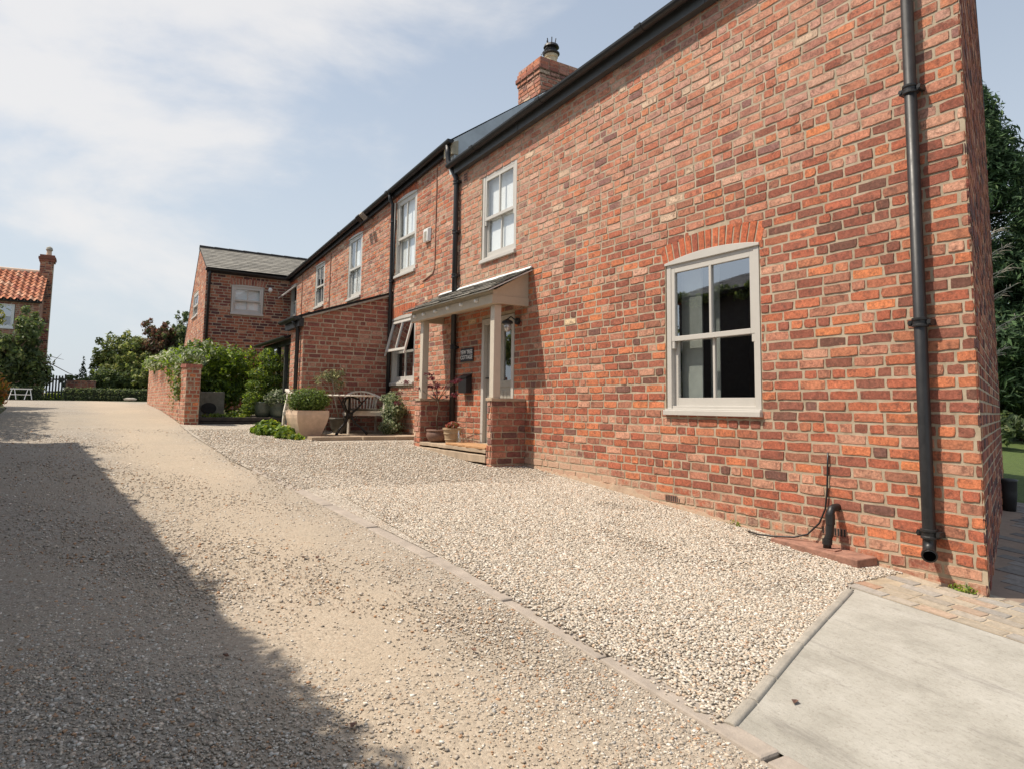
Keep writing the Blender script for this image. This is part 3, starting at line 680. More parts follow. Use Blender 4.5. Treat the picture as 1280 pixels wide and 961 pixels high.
# loose stones
ICO = np.array([(-1, -1, -1), (1, -1, -1), (1, 1, -1), (-1, 1, -1), (-1, -1, 1), (1, -1, 1), (1, 1, 1), (-1, 1, 1)])/1.5
ICF = np.array([(0, 3, 2, 1), (4, 5, 6, 7), (0, 1, 5, 4), (1, 2, 6, 5), (2, 3, 7, 6), (3, 0, 4, 7)])
def stones(name, label, cat, pts, size, pal, zoff, seed):
    rg = np.random.default_rng(seed); n = len(pts)
    gzv = np.interp(pts[:, 1], [k[0] for k in K], [k[1] for k in K])
    sc = size[:, None]*np.array([1, .78, .5])*(.75+.5*rg.random((n, 3)))
    V = ICO[None]*(1+.28*rg.normal(size=(n, 8, 3)).clip(-1.6, 1.6))*sc[:, None, :]
    th = rg.random(n)*6.283; tl = rg.normal(size=n)*.35; c_, s_ = np.cos(th), np.sin(th)
    V = np.stack([V[:, :, 0], V[:, :, 1]*np.cos(tl)[:, None]-V[:, :, 2]*np.sin(tl)[:, None], V[:, :, 1]*np.sin(tl)[:, None]+V[:, :, 2]*np.cos(tl)[:, None]], 2)
    X = V[:, :, 0]*c_[:, None]-V[:, :, 1]*s_[:, None]; Y = V[:, :, 0]*s_[:, None]+V[:, :, 1]*c_[:, None]
    P = np.stack([X+pts[:, 0:1], Y+pts[:, 1:2], V[:, :, 2]+(gzv+zoff+size*.12*rg.random(n))[:, None]], 2).reshape(-1, 3)
    F = (ICF[None]+np.arange(n)[:, None, None]*8).reshape(-1, 4)
    me = bpy.data.meshes.new(name); me.vertices.add(len(P)); me.vertices.foreach_set('co', P.astype(np.float32).ravel())
    me.loops.add(F.size); me.loops.foreach_set('vertex_index', F.astype(np.int32).ravel())
    me.polygons.add(len(F)); me.polygons.foreach_set('loop_start', np.arange(0, F.size, 4, dtype=np.int32)); me.polygons.foreach_set('loop_total', np.full(len(F), 4, np.int32))
    me.update(); me.validate()
    pr = np.array([q[1] for q in pal], float); ci = rg.choice(len(pal), n, p=pr/pr.sum()); cl = np.array([q[0] for q in pal])[ci]*(.8+.4*rg.random((n, 1)))
    a = me.color_attributes.new('Col', 'FLOAT_COLOR', 'CORNER'); cc = np.concatenate([cl, np.ones((n, 1))], 1); a.data.foreach_set('color', np.repeat(cc, 24, axis=0).astype(np.float32).ravel())
    me.materials.append(M_STONE); ob = bpy.data.objects.new(name, me); COL.objects.link(ob); ob['kind'] = 'stuff'; tag(ob, label, cat); return ob
P_GRAV = [((0.543, 0.48, 0.397), 6), ((0.614, 0.554, 0.469), 5), ((0.453, 0.396, 0.32), 5), ((0.352, 0.307, 0.249), 2), ((0.523, 0.406, 0.297), 2), ((0.715, 0.673, 0.603), 1.4), ((0.442, 0.297, 0.201), 0.9)]
P_LANE = [((.48, .41, .33), 6), ((.56, .49, .40), 5), ((.41, .35, .28), 4), ((.66, .62, .55), 3.4), ((.27, .24, .205), 1.6), ((.45, .28, .17), 2), ((.52, .49, .44), 1.5)]
rg = np.random.default_rng(11)
def scat(n, x0, x1, y0, y1): return np.stack([rg.uniform(x0, x1, n), rg.uniform(y0, y1, n)], 1)
kx = np.vectorize(kerbx)
A = scat(125000, 2.15, 5.1, 1.95, 7.0); B_ = scat(36000, 1.5, 5.1, 7.0, 13.5)
A = np.concatenate([A, B_]); keep = (A[:, 0] > kx(A[:, 1])+.11-rg.exponential(.045+.02*np.maximum(0, A[:, 1]-4), len(A))) & ~(A[:, 0] > np.vectorize(edx)(A[:, 1])+np.where(A[:, 1] > 2.83, 9, 0)-.03) & ~((A[:, 0] > 4.38) & (A[:, 1] < 2.80+(rg.random(len(A))-.5)*.1)) & ~((A[:, 0] > 4.50) & (A[:, 1] > 8.0) & (A[:, 1] < 10.6))
keep &= ~((A[:, 1] > 11.05) & (A[:, 0] > 3.2))
keep &= ((vnoise(A[:, 0], A[:, 1], 1.3, 4)*.6+vnoise(A[:, 0], A[:, 1], 4.0, 5)*.4) < rg.uniform(.62, .95, len(A)))
A = A[keep]; stones('forecourt_stones', 'loose pale limestone chippings spread over the forecourt beside the house', 'gravel', A, rg.uniform(.005, .0112, len(A))*(1+.03*A[:, 1]), P_GRAV, .016, 1)
L_ = scat(430000, -1.5, 2.12, 1.0, 14.0); L_ = L_[rg.random(len(L_)) < 1/(1+(np.maximum(0, L_[:, 1]-2)/2.3)**2)]
trk = np.exp(-((L_[:, 0]-(1.25-.03*L_[:, 1]))/.50)**2)*.9+np.exp(-((L_[:, 0]-(-.55-.03*L_[:, 1]))/.35)**2)*.6
nz_ = vnoise(L_[:, 0], L_[:, 1], 1.1, 7)*.55+vnoise(L_[:, 0], L_[:, 1], 3.3, 8)*.45
near = np.clip((3.4-L_[:, 1])/2.5, 0, .45)
keep = (L_[:, 0] < kx(L_[:, 1])-.02+rg.exponential(.03, len(L_))) & (rg.random(len(L_)) < np.clip(.92-trk*.8+near-(nz_-.5)*1.5, .04, 1))
L_ = L_[keep]; stones('lane_stones', 'small loose brown and grey stones strewn over the lane', 'gravel', L_, rg.uniform(.0022, .0056, len(L_))*rg.choice([1, 1, 1, 1, 1.9], len(L_))*(1+.05*L_[:, 1]), P_LANE, .0005, 2)

# ------------------------------------------------------------------ near cottage
UY = np.array([0, -1.0, 0]); NZ = np.array([0, 0, 1.0]); NX = np.array([-1.0, 0, 0])
XW = 5.1
def wy(y): return y       # wall parameter = world y on the front walls (u = +y)
cot = empty('brick_cottage', (5.1, 2.27, gz(2.27)), 'nearest red brick cottage with the pale arched window and dark gutter', 'house')
Y0 = 2.27; Y1 = 10.22
def topn(a): return 3.93+.0278*(10.2-(Y0+a))+.06
def botn(a): return gz(Y0+a)
def smear_near(a, z):
    y = Y0+a; s = -.30
    s += .27*min(1, max(0, (z-1.5+.16*(y-5))/1.0))          # pale limewashed upper area
    s += .10*min(1, max(0, (y-6)/3))
    base = z-gz(y); s += (.95 if 4.6 < y < 8.2 else .55)*max(0, 1-base/(.42+.12*math.sin(y*2.1)))
    return s
def pal_near(a, z, r_):
    y = Y0+a; q = (z-1.7+.12*(y-5))/1.4+r_.uniform(-.45, .45)
    d_ = float(vnoise(np.array([y]), np.array([z*2.0]), 1.15, 21)[0])
    if q <= .25 and d_ > .60 and r_.random() < .5: return PAL_BROWN
    return PAL_PALE if q > .25 else PAL_RED
holes_n = [dict(a0=4.02-Y0, a1=5.22-Y0, b0=-.02, b1=1.51, rise=.065, th=.20), dict(a0=8.24-Y0, a1=9.28-Y0, b0=2.24, b1=3.64), dict(a0=8.24-Y0, a1=9.20-Y0, b0=-.60, b1=1.34)]
w_n = brickwall('wall', cot, (XW, Y0, 0), (0, 1, 0), (0, 0, 1), (-1, 0, 0), Y1-Y0, botn, topn, holes_n, palf=pal_near, smf=smear_near, seed=4, bl=.240, jt=.0105, proud=.0042, jit=.0038)
# skewed end wall
ue = np.array([5.0, 1.99, 0]); Lu = float(np.linalg.norm(ue)); ue /= Lu; ne_ = np.array([ue[1], -ue[0], 0])
brickwall('end_wall', cot, (XW-.004, Y0, 0), tuple(ue), (0, 0, 1), tuple(ne_), Lu, lambda a: gz(Y0)-.05, lambda a: 4.1+min(a, Lu-a)*.68, (), pal=PAL_DARK, smf=lambda a, z: -.4, seed=9, bl=.235)
mb = MB(); mb.box(5.3, 9.9, 10.0, 10.21, -1.2, 4.0); mb.box(9.7, 9.9, 4.6, 10.1, -1.4, 4.0); mb.build('rear_wall', M_MORTARD, cot)
# plinth skim patches in the lowest courses
def skim(a0, a1, h0, h1, seed, par):
    rg_ = random.Random(seed); m_ = MB(); n_ = int((a1-a0)/.06); prev = None; vs_ = []; 
    for i in range(n_+1):
        y = a0+(a1-a0)*i/n_; env = math.sin(math.pi*min(1, max(0, i/n_)))**.4
        h = h0+(h1-h0)*(.5+.5*math.sin(y*2.3+seed))*.8+rg_.uniform(-.025, .025); h = max(.03, h*env)
        zb = gz(y)-.12; zt = gz(y)+h
        vs_ += [(XW-.0145, y, zb), (XW-.0145-.004*rg_.random(), y, zt-.02), (XW+.004, y, zt)]
    m_.add(vs_, [f for i in range(n_) for f in ((i*3, i*3+3, i*3+4, i*3+1), (i*3+1, i*3+4, i*3+5, i*3+2))])
    return m_.build('cement_skim', M_SKIM, par, smooth=True)
skim(5.4, 7.9, .05, .15, 1, w_n); skim(3.8, 5.5, .03, .07, 2.4, w_n); skim(2.30, 3.2, .03, .06, 4.4, w_n)
O5 = (XW, 0, 0)
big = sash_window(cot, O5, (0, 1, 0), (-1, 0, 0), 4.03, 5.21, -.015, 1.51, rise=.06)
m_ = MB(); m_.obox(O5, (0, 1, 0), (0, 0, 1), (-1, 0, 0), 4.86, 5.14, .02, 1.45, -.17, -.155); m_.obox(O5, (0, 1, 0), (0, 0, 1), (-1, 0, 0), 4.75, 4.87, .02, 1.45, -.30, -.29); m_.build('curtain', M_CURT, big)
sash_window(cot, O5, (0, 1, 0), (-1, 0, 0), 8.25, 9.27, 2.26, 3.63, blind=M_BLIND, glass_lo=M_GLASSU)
# door
dm = MB(); DB = lambda m_, a, b, c, d, e, f: m_.obox(O5, (0, 1, 0), (0, 0, 1), (-1, 0, 0), a, b, c, d, e, f)
DB(dm, 8.245, 8.315, -.60, 1.33, -.10, .012); DB(dm, 9.12, 9.195, -.60, 1.33, -.10, .012); DB(dm, 8.315, 9.12, 1.24, 1.33, -.10, .008)
dfr = dm.build('door_frame', M_FRAME, cot, bevel=.004)
d2 = MB(); DB(d2, 8.32, 8.40, -.56, 1.235, -.09, -.05); DB(d2, 9.03, 9.115, -.56, 1.235, -.09, -.05); DB(d2, 8.40, 9.03, 1.12, 1.235, -.09, -.05); DB(d2, 8.40, 9.03, -.56, .28, -.09, -.055); DB(d2, 8.40, 9.03, .28, .38, -.09, -.046); DB(d2, 8.62, 8.66, .38, 1.12, -.09, -.052); DB(d2, 8.66, 9.03, .38, 1.12, -.09, -.06)
for k in range(6): DB(d2, 8.42+k*.10, 8.51+k*.10, -.46, .24, -.055, -.049)
leaf_ = d2.build('door_leaf', M_DOOR, dfr, bevel=.003)
g2 = MB(); g2.add([(XW+.07, 8.395, .375), (XW+.07, 8.625, .375), (XW+.07, 8.625, 1.125), (XW+.07, 8.395, 1.125)], [(3, 2, 1, 0)]); g2.build('door_pane', M_GLASS, dfr)
g3 = MB(); DB(g3, 8.3, 9.2, -.6, 1.33, -.9, -.89); g3.build('hallway_recess', M_DARK, dfr)  # dark sheet painted for the unlit hallway
g4 = MB(); g4.tube([(XW+.05, 9.06, .42), (XW+.0, 9.06, .42), (XW+.0, 9.0, .42)], .010); g4.build('door_handle', M_IRON, dfr)
# roof
ez = lambda y: 4.10+.0278*(10.2-y)
roofslab(cot, 'roof', [(4.93, Y0-.05, ez(Y0)+.0), (4.93, Y1, ez(Y1)-.02), (7.45, Y1, 5.78), (7.45, 3.20, 5.9)], .06, M_SLATED)
roofslab(cot, 'roof', [(7.45, 3.20, 5.9), (7.45, Y1, 5.78), (10.1, Y1, 4.0), (10.1, 4.25, 4.1)], .06, M_SLATED)
fb = MB(); fb.hexa([(5.00, Y0-.02, ez(Y0)-.19), (5.088, Y0-.02, ez(Y0)-.19), (5.088, Y1-.02, ez(Y1)-.19), (5.00, Y1-.02, ez(Y1)-.19)], [(5.00, Y0-.02, ez(Y0)-.05), (5.088, Y0-.02, ez(Y0)-.05), (5.088, Y1-.02, ez(Y1)-.05), (5.00, Y1-.02, ez(Y1)-.05)])
for yy in (4.55, 8.1): fb.box(4.994, 5.0, yy-.012, yy+.012, ez(yy)-.195, ez(yy)-.06)
fb.build('fascia', M_FASCIA, cot)
def gutter(name, par, p0, p1, r=.062, mat=M_BLACK, unions=()):
    p0, p1 = Vector(p0), Vector(p1); d = (p1-p0).normalized(); side = d.cross(Vector((0, 0, 1))).normalized(); m_ = MB(); k = 9
    prof = [(math.cos(math.pi+math.pi*i/(k-1))*r, math.sin(math.pi+math.pi*i/(k-1))*r) for i in range(k)]
    prof = prof+[(x*.86, z*.86) for x, z in prof[::-1]]
    A = [tuple(p0+side*a+Vector((0, 0, b))) for a, b in prof]; B = [tuple(p1+side*a+Vector((0, 0, b))) for a, b in prof]
    n_ = len(prof); m_.add(A+B, [(i, (i+1) % n_, n_+(i+1) % n_, n_+i) for i in range(n_)])
    h = k
    m_.add([A[i] for i in range(k)], [tuple(range(k))]); m_.add([B[i] for i in range(k)], [tuple(range(k))])
    for u_ in unions:
        c_ = p0+d*u_; prof2 = [(x*1.09, z*1.09) for x, z in prof[:k]]+[(-r*1.09, .012), (r*1.09, .012)][::-1]
        A = [tuple(c_-d*.05+side*a+Vector((0, 0, b))) for a, b in prof2]; B = [tuple(c_+d*.05+side*a+Vector((0, 0, b))) for a, b in prof2]; m_.hexa(A, B)
    return m_.build(name, mat, par)
gutter('gutter', cot, (4.925, Y0-.08, ez(Y0)-.035), (4.925, Y1-.03, ez(Y1)-.035), .062, unions=(1.2, 3.2, 5.2, 7.1))
# right-hand downpipe
def pipe(par, pts, r, collars=(), name='downpipe', brackets=True):
    m_ = MB(); m_.tube(pts, r, 14); P_ = m_.build(name, M_BLACK, par, smooth=True)
    if collars:
        for (x, y, z) in collars:
            k = MB(); k.lathe(x, y, [(r*1.02, z-.035), (r*1.28, z-.03), (r*1.28, z-.018), (r*1.12, z-.012), (r*1.12, z+.012), (r*1.3, z+.018), (r*1.3, z+.032), (r*1.04, z+.036)], 18)
            if brackets:
                for s_ in (-1, 1): k.box(x-.012, XW-.002, y+s_*r*1.15, y+s_*r*1.85, z-.02, z+.02); k.tube([(x-.02, y+s_*r*1.6, z), (x+.01, y+s_*r*1.6, z)], .014, 8)
            k.build('pipe_collar', M_BLACK, P_)
    return P_
pipe(cot, [(5.035, 2.60, 4.1), (5.035, 2.60, -.88), (5.03, 2.60, -.92), (5.0, 2.585, -.955), (4.95, 2.56, -.975)], .042, [(5.035, 2.6, 2.38), (5.035, 2.6, .64), (5.035, 2.6, -.84)])
m_ = MB(); m_.tube([(4.972, 2.572, -.967), (4.950, 2.56, -.975)], .050, 16); m_.build('pipe_socket', M_BLACK, cot)
m_ = MB(); m_.tube([(4.951, 2.56, -.975), (4.948, 2.5585, -.9762)], .038, 16); m_.build('pipe_shade_disc', M_PIPE_SHADE, cot)  # flat black disc painted as the shade inside the open pipe
# air bricks
def airbrick(par, y, z, wdt=.21, hgt=.065, k=8):
    m_ = MB(); m_.box(XW-.007, XW+.01, y-wdt/2, y+wdt/2, z-hgt/2, z+hgt/2); A = m_.build('air_brick', M_BRCAP, par)
    q = MB()
    for i in range(k): yy = y-wdt/2+wdt*(i+.5)/k; q.box(XW-.0085, XW-.006, yy-.007, yy+.007, z-hgt*.42, z+hgt*.42)
    q.build('air_slot', M_DARK, A)  # dark bars on the face stand for shade in the slots
airbrick(cot, 5.13, -.905); airbrick(cot, 3.36, -.95)
m_ = MB(); m_.box(XW-.014, XW, 9.78, 9.92, 3.72, 3.88); A = m_.build('vent_grille', M_BRCAP, cot)
q = MB()
for i in range(3):
    for j in range(3): q.box(XW-.0155, XW-.013, 9.80+i*.037, 9.825+i*.037, 3.74+j*.045, 3.765+j*.045)
q.build('vent_slot', M_DARK, A)  # dark squares on the face stand for shaded openings

# ------------------------------------------------------------------ taller house beyond
hou = empty('brick_house', (5.1, 15.9, gz(15.9)), 'long taller brick house of four upper windows beyond the cottage downpipe', 'house')
HY0, HY1 = 10.23, 21.6
ehz = lambda y: 4.50-.058*(y-10.24)
def toph(a): return ehz(HY0+a)-.02
def both(a): return gz(HY0+a)
hh = [dict(a0=11.88-HY0, a1=12.90-HY0, b0=2.56, b1=4.13, rise=.055, th=.15), dict(a0=14.98-HY0, a1=15.96-HY0, b0=2.46, b1=3.97, rise=.04, th=.13),
      dict(a0=17.95-HY0, a1=18.83-HY0, b0=2.60, b1=3.80, rise=.03, th=.12), dict(a0=20.85-HY0, a1=21.56-HY0, b0=2.62, b1=3.62, rise=.03, th=.12), dict(a0=11.80-HY0, a1=12.97-HY0, b0=.40, b1=1.70, rise=.05, th=.22)]
def pal_h(a, z, r_): return PAL_PALE if r_.random() < .72 else PAL_RED
brickwall('wall', hou, (XW, HY0, 0), (0, 1, 0), (0, 0, 1), (-1, 0, 0), HY1-HY0, both, toph, hh, palf=pal_h, smf=lambda a, z: -.30+.20*min(1, max(0, z/2)), seed=12)
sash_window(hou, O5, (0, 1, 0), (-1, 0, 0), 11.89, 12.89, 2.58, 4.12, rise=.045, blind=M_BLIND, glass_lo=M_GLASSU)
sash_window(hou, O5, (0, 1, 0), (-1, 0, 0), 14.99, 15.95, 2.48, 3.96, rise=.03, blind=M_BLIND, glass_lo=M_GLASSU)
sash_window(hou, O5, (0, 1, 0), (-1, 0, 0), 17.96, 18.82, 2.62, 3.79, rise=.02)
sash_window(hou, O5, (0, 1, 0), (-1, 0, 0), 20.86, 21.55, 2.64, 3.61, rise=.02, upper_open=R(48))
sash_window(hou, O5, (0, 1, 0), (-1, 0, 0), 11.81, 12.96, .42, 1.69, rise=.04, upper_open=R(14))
# gable end clad in grey slate-sized sheets, rising over the cottage roof
gm = MB(); gp = [(5.1, 4.0), (5.0, ehz(HY0)+.04), (7.45, 6.285), (9.85, 4.5), (9.85, 3.0)]
gm.hexa([(x, HY0+.25, z) for x, z in gp], [(x, HY0-.004, z) for x, z in gp]); gm.build('slated_gable', M_LEAD, hou)
g5 = MB(); g5.hexa([(5.0, HY0-.02, 4.30), (5.12, HY0-.02, 4.30), (5.12, HY0-.02, 4.56), (5.0, HY0-.02, 4.50)], [(5.0, HY0+.3, 4.30), (5.12, HY0+.3, 4.30), (5.12, HY0+.3, 4.56), (5.0, HY0+.3, 4.50)])
g5.build('eaves_box', M_CREAM, hou)
rz = lambda y: 6.30-.047*(y-10.2)
roofslab(hou, 'roof', [(4.97, HY0+.01, ehz(HY0)+.05), (4.97, 23.0, ehz(23.0)+.05), (7.45, 23.0, rz(23)), (7.45, HY0+.01, rz(HY0))], .02, M_SLATED)
roofslab(hou, 'roof', [(7.45, HY0+.01, rz(HY0)), (7.45, 23.0, rz(23)), (9.95, 23.0, 3.8), (9.95, HY0+.01, 4.5)], .05, M_SLATED)
mb = MB(); mb.box(9.6, 9.85, HY0+.3, 23, -.8, 3.9); mb.build('rear_wall', M_MORTARD, hou)
fb = MB(); fb.hexa([(5.03, HY0, ehz(HY0)-.10), (5.088, HY0, ehz(HY0)-.10), (5.088, 21.55, ehz(21.55)-.10), (5.03, 21.55, ehz(21.55)-.10)], [(5.03, HY0, ehz(HY0)+.02), (5.088, HY0, ehz(HY0)+.02), (5.088, 21.55, ehz(21.55)+.02), (5.03, 21.55, ehz(21.55)+.02)]); fb.build('fascia', M_BLACK, hou)
gutter('gutter', hou, (4.955, HY0-.06, ehz(HY0)+.03), (4.955, 21.52, ehz(21.52)+.03), .062, unions=(2.9, 6.1, 9.3))
pipe(hou, [(4.96, 10.30, 4.46), (4.965, 10.30, 4.32), (4.975, 10.29, 4.18), (5.02, 10.16, 3.95), (5.035, 10.10, 3.84), (5.035, 10.08, 3.7), (5.035, 10.05, -.62)], .045, [(5.035, 10.09, 3.76), (5.035, 10.08, 2.9), (5.035, 10.07, 2.15), (5.035, 10.06, .95)])
pipe(hou, [(4.965, 12.99, 4.32), (4.975, 12.99, 4.2), (5.04, 12.99, 4.1), (5.045, 12.98, 2.55), (5.045, 12.97, -.5)], .038, [(5.045, 12.98, 3.75), (5.045, 12.98, 2.5), (5.045, 12.97, 1.2)])
m_ = MB(); m_.tube([(5.045, 12.86, 4.1), (5.045, 12.86, 2.7), (5.045, 12.93, 2.55)], .018, 8); m_.build('waste_pipe', M_BLACK, hou, smooth=True)
m_ = MB(); m_.tube([(5.087, 10.98, 4.3), (5.087, 10.98, 2.45), (5.087, 11.05, 2.36), (5.087, 11.5, 2.28)], .010, 6)
m_.build('surface_cable', M_BRCAP, hou)
for y_ in (17.4, 20.2): m_ = MB(); m_.tube([(5.087, y_, 3.9), (5.087, y_, 2.4)], .014, 6); m_.build('surface_cable', M_BRCAP, hou)
# chimney
ch_ = MB(); ch_.box(6.9, 7.95, 10.36, 11.15, 5.2, 6.36)
C_ = empty('chimney', (0, 0, 0), '', '') if False else None
def chimney(par, x0, x1, y0, y1, z0, z1, pal, seed, cap=.05, mort=M_MORTAR):
    m_ = MB(); m_.box(x0+.006, x1-.006, y0+.006, y1-.006, z0, z1-.02); core = m_.build('chimney', mort, par)
    f_ = brickwall('chimney_brickwork', core, (x0, y0, 0), (0, 1, 0), (0, 0, 1), (-1, 0, 0), y1-y0, lambda a: z0, lambda a: z1, (), pal=pal, seed=seed, backing=False, smf=lambda a, z: -.35)
    brickwall('chimney_brickwork', core, (x0, y0, 0), (1, 0, 0), (0, 0, 1), (0, -1, 0), x1-x0, lambda a: z0, lambda a: z1, (), pal=pal, seed=seed+1, backing=False, smf=lambda a, z: -.35)
    return core
core = chimney(hou, 6.9, 7.95, 10.36, 11.15, 5.55, 6.34, PAL_PALE, 30)
for i, (e_, a_, b_) in enumerate(((.02, 6.34, 6.42), (.045, 6.42, 6.51), (.02, 6.51, 6.60), (.0, 6.60, 6.68))):
    m_ = MB(); rnd = random.Random(50+i); x0, x1, y0, y1 = 6.9-e_, 7.95+e_, 10.36-e_, 11.15+e_
    m_.box(x0+.006, x1-.006, y0+.006, y1-.006, a_, b_+.003, (.40, .30, .21, -.4))
    for (o_, u_, n_, U_) in (((x0, y0), (0, 1, 0), (-1, 0, 0), y1-y0), ((x0, y0), (1, 0, 0), (0, -1, 0), x1-x0)):
        a = 0
        while a < U_-.03:
            l_ = min(.232*rnd.uniform(.9, 1.05), U_-a)
            P = lambda p_, q_, c_: (o_[0]+u_[0]*p_+n_[0]*c_, o_[1]+u_[1]*p_+n_[1]*c_, q_)
            one_brick(m_, P, a, a+l_-.012, a_+.004, a_+.004, b_-.004, b_-.004, .006, rnd, (*pick(PAL_PALE if i != 1 else PAL_SOFT, rnd), -.3)); a += l_
    m_.build('corbel_course', M_BRICK, core)
m_ = MB(); m_.lathe(7.42, 10.75, [(.15, 6.66), (.135, 6.72), (.115, 6.94), (.135, 6.96), (.135, 7.02)], 20); P_ = m_.build('chimney_pot', M_CREAM, core, smooth=False)
m_ = MB(); m_.lathe(7.42, 10.75, [(.12, 7.0), (.17, 7.03), (.17, 7.05), (.11, 7.09), (.10, 7.15), (.16, 7.17), (.14, 7.22), (.04, 7.28)], 18)
for k in range(6): a = k*1.05; m_.tube([(7.42+.08*math.cos(a), 10.75+.08*math.sin(a), 7.24), (7.42+.10*math.cos(a), 10.75+.10*math.sin(a), 7.35)], .010, 5)
m_.build('chimney_cowl', M_IRON, P_)
m_ = MB(); m_.tube([(6.98, 10.5, 6.6), (7.1, 10.6, 6.9), (7.3, 10.7, 7.15)], .008, 5)
for k in range(5): m_.tube([(7.0+.06*k, 10.5+.04*k, 6.8+.07*k), (7.06+.06*k, 10.44+.04*k, 6.8+.07*k)], .005, 4)
m_.build('aerial_stay', M_IRON, core)
m_ = MB(); m_.hexa([(6.86, 10.19, 5.42), (8.0, 10.19, 5.42), (8.0, 10.19, 5.86), (6.86, 10.19, 5.86)], [(6.86, 10.35, 5.42), (8.0, 10.35, 5.42), (8.0, 10.35, 5.86), (6.86, 10.35, 5.86)]); m_.build('lead_flashing', M_LEADL, core)

# ------------------------------------------------------------------ lean-to
lt = empty('lean_to_extension', (3.35, 13.05, gz(13)), 'single storey brick lean-to with sloping slate roof against the taller house', 'extension')
def topl(a): return 1.68+a*.335
brickwall('wall', lt, (3.35, 13.05, 0), (1, 0, 0), (0, 0, 1), (0, -1, 0), 1.75, lambda a: gz(13), topl, (), pal=PAL_SOFT, seed=21, smf=lambda a, z: -.42)  # side away from the sun: its shade is put into darker bricks
brickwall('wall', lt, (3.35, 13.05, 0), (0, 1, 0), (0, 0, 1), (-1, 0, 0), .95, lambda a: gz(13), lambda a: 1.62, (), pal=PAL_PALE, seed=22, smf=lambda a, z: -.25)
roofslab(lt, 'roof', [(3.24, 12.98, 1.66), (3.24, 14.2, 1.66), (5.1, 14.2, 2.29), (5.1, 12.98, 2.29)], .045, M_SLATED)
m_ = MB(); m_.hexa([(3.30, 12.985, 1.60), (5.095, 12.985, 2.20), (5.095, 13.045, 2.20), (3.30, 13.045, 1.60)], [(3.30, 12.985, 1.66), (5.095, 12.985, 2.265), (5.095, 13.045, 2.265), (3.30, 13.045, 1.66)]); m_.build('verge_mortar', M_EDGE, lt)
gutter('gutter', lt, (3.19, 12.95, 1.63), (3.19, 14.2, 1.63), .07); m_ = MB(); m_.box(3.245, 3.335, 13.0, 14.1, 1.45, 1.615); m_.build('fascia', M_BLACK, lt)
m_ = MB(); m_.tube([(3.2, 13.25, 1.58), (3.24, 13.25, 1.50), (3.29, 13.25, 1.42), (3.29, 13.25, -.5)], .04, 12); m_.build('downpipe', M_BLACK, lt, smooth=True)
# dark timber porch further along
gpz = empty('timber_porch', (3.45, 14.2, gz(14.5)), 'low dark timber and glass porch tucked behind the lean-to', 'porch')
m_ = MB(); m_.box(3.45, 5.08, 14.16, 17.0, -.5, -.02)
for yy in (14.16, 14.85, 15.55, 16.25, 16.93): m_.box(3.44, 3.52, yy, yy+.07, -.02, 1.30)
m_.box(3.44, 3.52, 14.16, 17.0, 1.22, 1.34); m_.build('timber_frame', M_FENCE, gpz)
m_ = MB()
for k in range(4): y_ = 14.24+k*.70; m_.add([(3.48, y_, -.02), (3.48, y_+.61, -.02), (3.48, y_+.61, 1.22), (3.48, y_, 1.22)], [(3, 2, 1, 0)])
m_.build('pane', M_GLASS, gpz)
roofslab(gpz, 'roof', [(3.34, 14.15, 1.38), (3.34, 17.05, 1.38), (5.09, 17.05, 1.95), (5.09, 14.15, 1.95)], .05, M_SLATED)
gutter('gutter', gpz, (3.29, 14.12, 1.36), (3.29, 17.06, 1.36), .06)

# ------------------------------------------------------------------ far wing
wing = empty('brick_wing', (2.65, 21.6, gz(21.6)), 'far brick wing with stone slate roof facing the camera at the end of the terrace', 'house')
WX0, WX1, WY = 2.65, 7.4, 21.62
wh = [dict(a0=3.36-WX0, a1=4.30-WX0, b0=2.64, b1=3.50, rise=.03, th=.20)]
brickwall('wall', wing, (WX0, WY, 0), (1, 0, 0), (0, 0, 1), (0, -1, 0), WX1-WX0, lambda a: gz(21), lambda a: 3.90, wh, pal=PAL_DARK, seed=41, smf=lambda a, z: -.36)  # shaded front gets dark bricks, the sunlit gable pale ones
sash_window(wing, (0, WY, 0), (1, 0, 0), (0, -1, 0), 3.37, 4.29, 2.66, 3.49, rise=.02, blind=M_BLIND, glass_lo=M_GLASSU)
def topg(a):
    return float(np.interp(a, [0, 1.85, 4.6, 6.5], [3.95, 4.85, 2.1, .9]))
topg.knots = (1.85, 4.6)
gh = [dict(a0=1.6, a1=2.85, b0=2.70, b1=3.50)]
brickwall('gable_wall', wing, (WX0, WY, 0), (0, 1, 0), (0, 0, 1), (-1, 0, 0), 5.2, lambda a: gz(22), topg, gh, pal=PAL_PALE, seed=43, smf=lambda a, z: -.2)
sash_window(wing, (WX0, WY, 0), (0, 1, 0), (-1, 0, 0), 1.61, 2.84, 2.71, 3.49)
rr = slates('roof', wing, (WX0-.02, WY-.12, 3.93), (1, 0, 0), tuple(np.array((0, 1.97, .98))/np.linalg.norm((0, 1.97, .98))), tuple(np.array((0, -.98, 1.97))/np.linalg.norm((0, -.98, 1.97))), 6.0, 2.18, M_SLATE, .28, .17)
roofslab(wing, 'roof_deck', [(WX0-.012, WY-.11, 3.92), (WX0+6, WY-.11, 3.92), (WX0+6, WY+1.85, 4.895), (WX0-.012, WY+1.85, 4.895)], .05, M_SLATED)
roofslab(wing, 'rear_roof', [(WX0-.012, WY+1.86, 4.90), (WX0+6, WY+1.86, 4.90), (WX0+6, WY+5.3, 1.5), (WX0-.012, WY+5.3, 1.5)], .05, M_SLATED)
m_ = MB()
for k in range(14): m_.tube([(WX0-.02+k*.44, WY+1.86, 4.90), (WX0-.02+k*.44+.43, WY+1.86, 4.90)], [.085, .075], 8)
m_.build('ridge_tile', M_SLATE, wing)
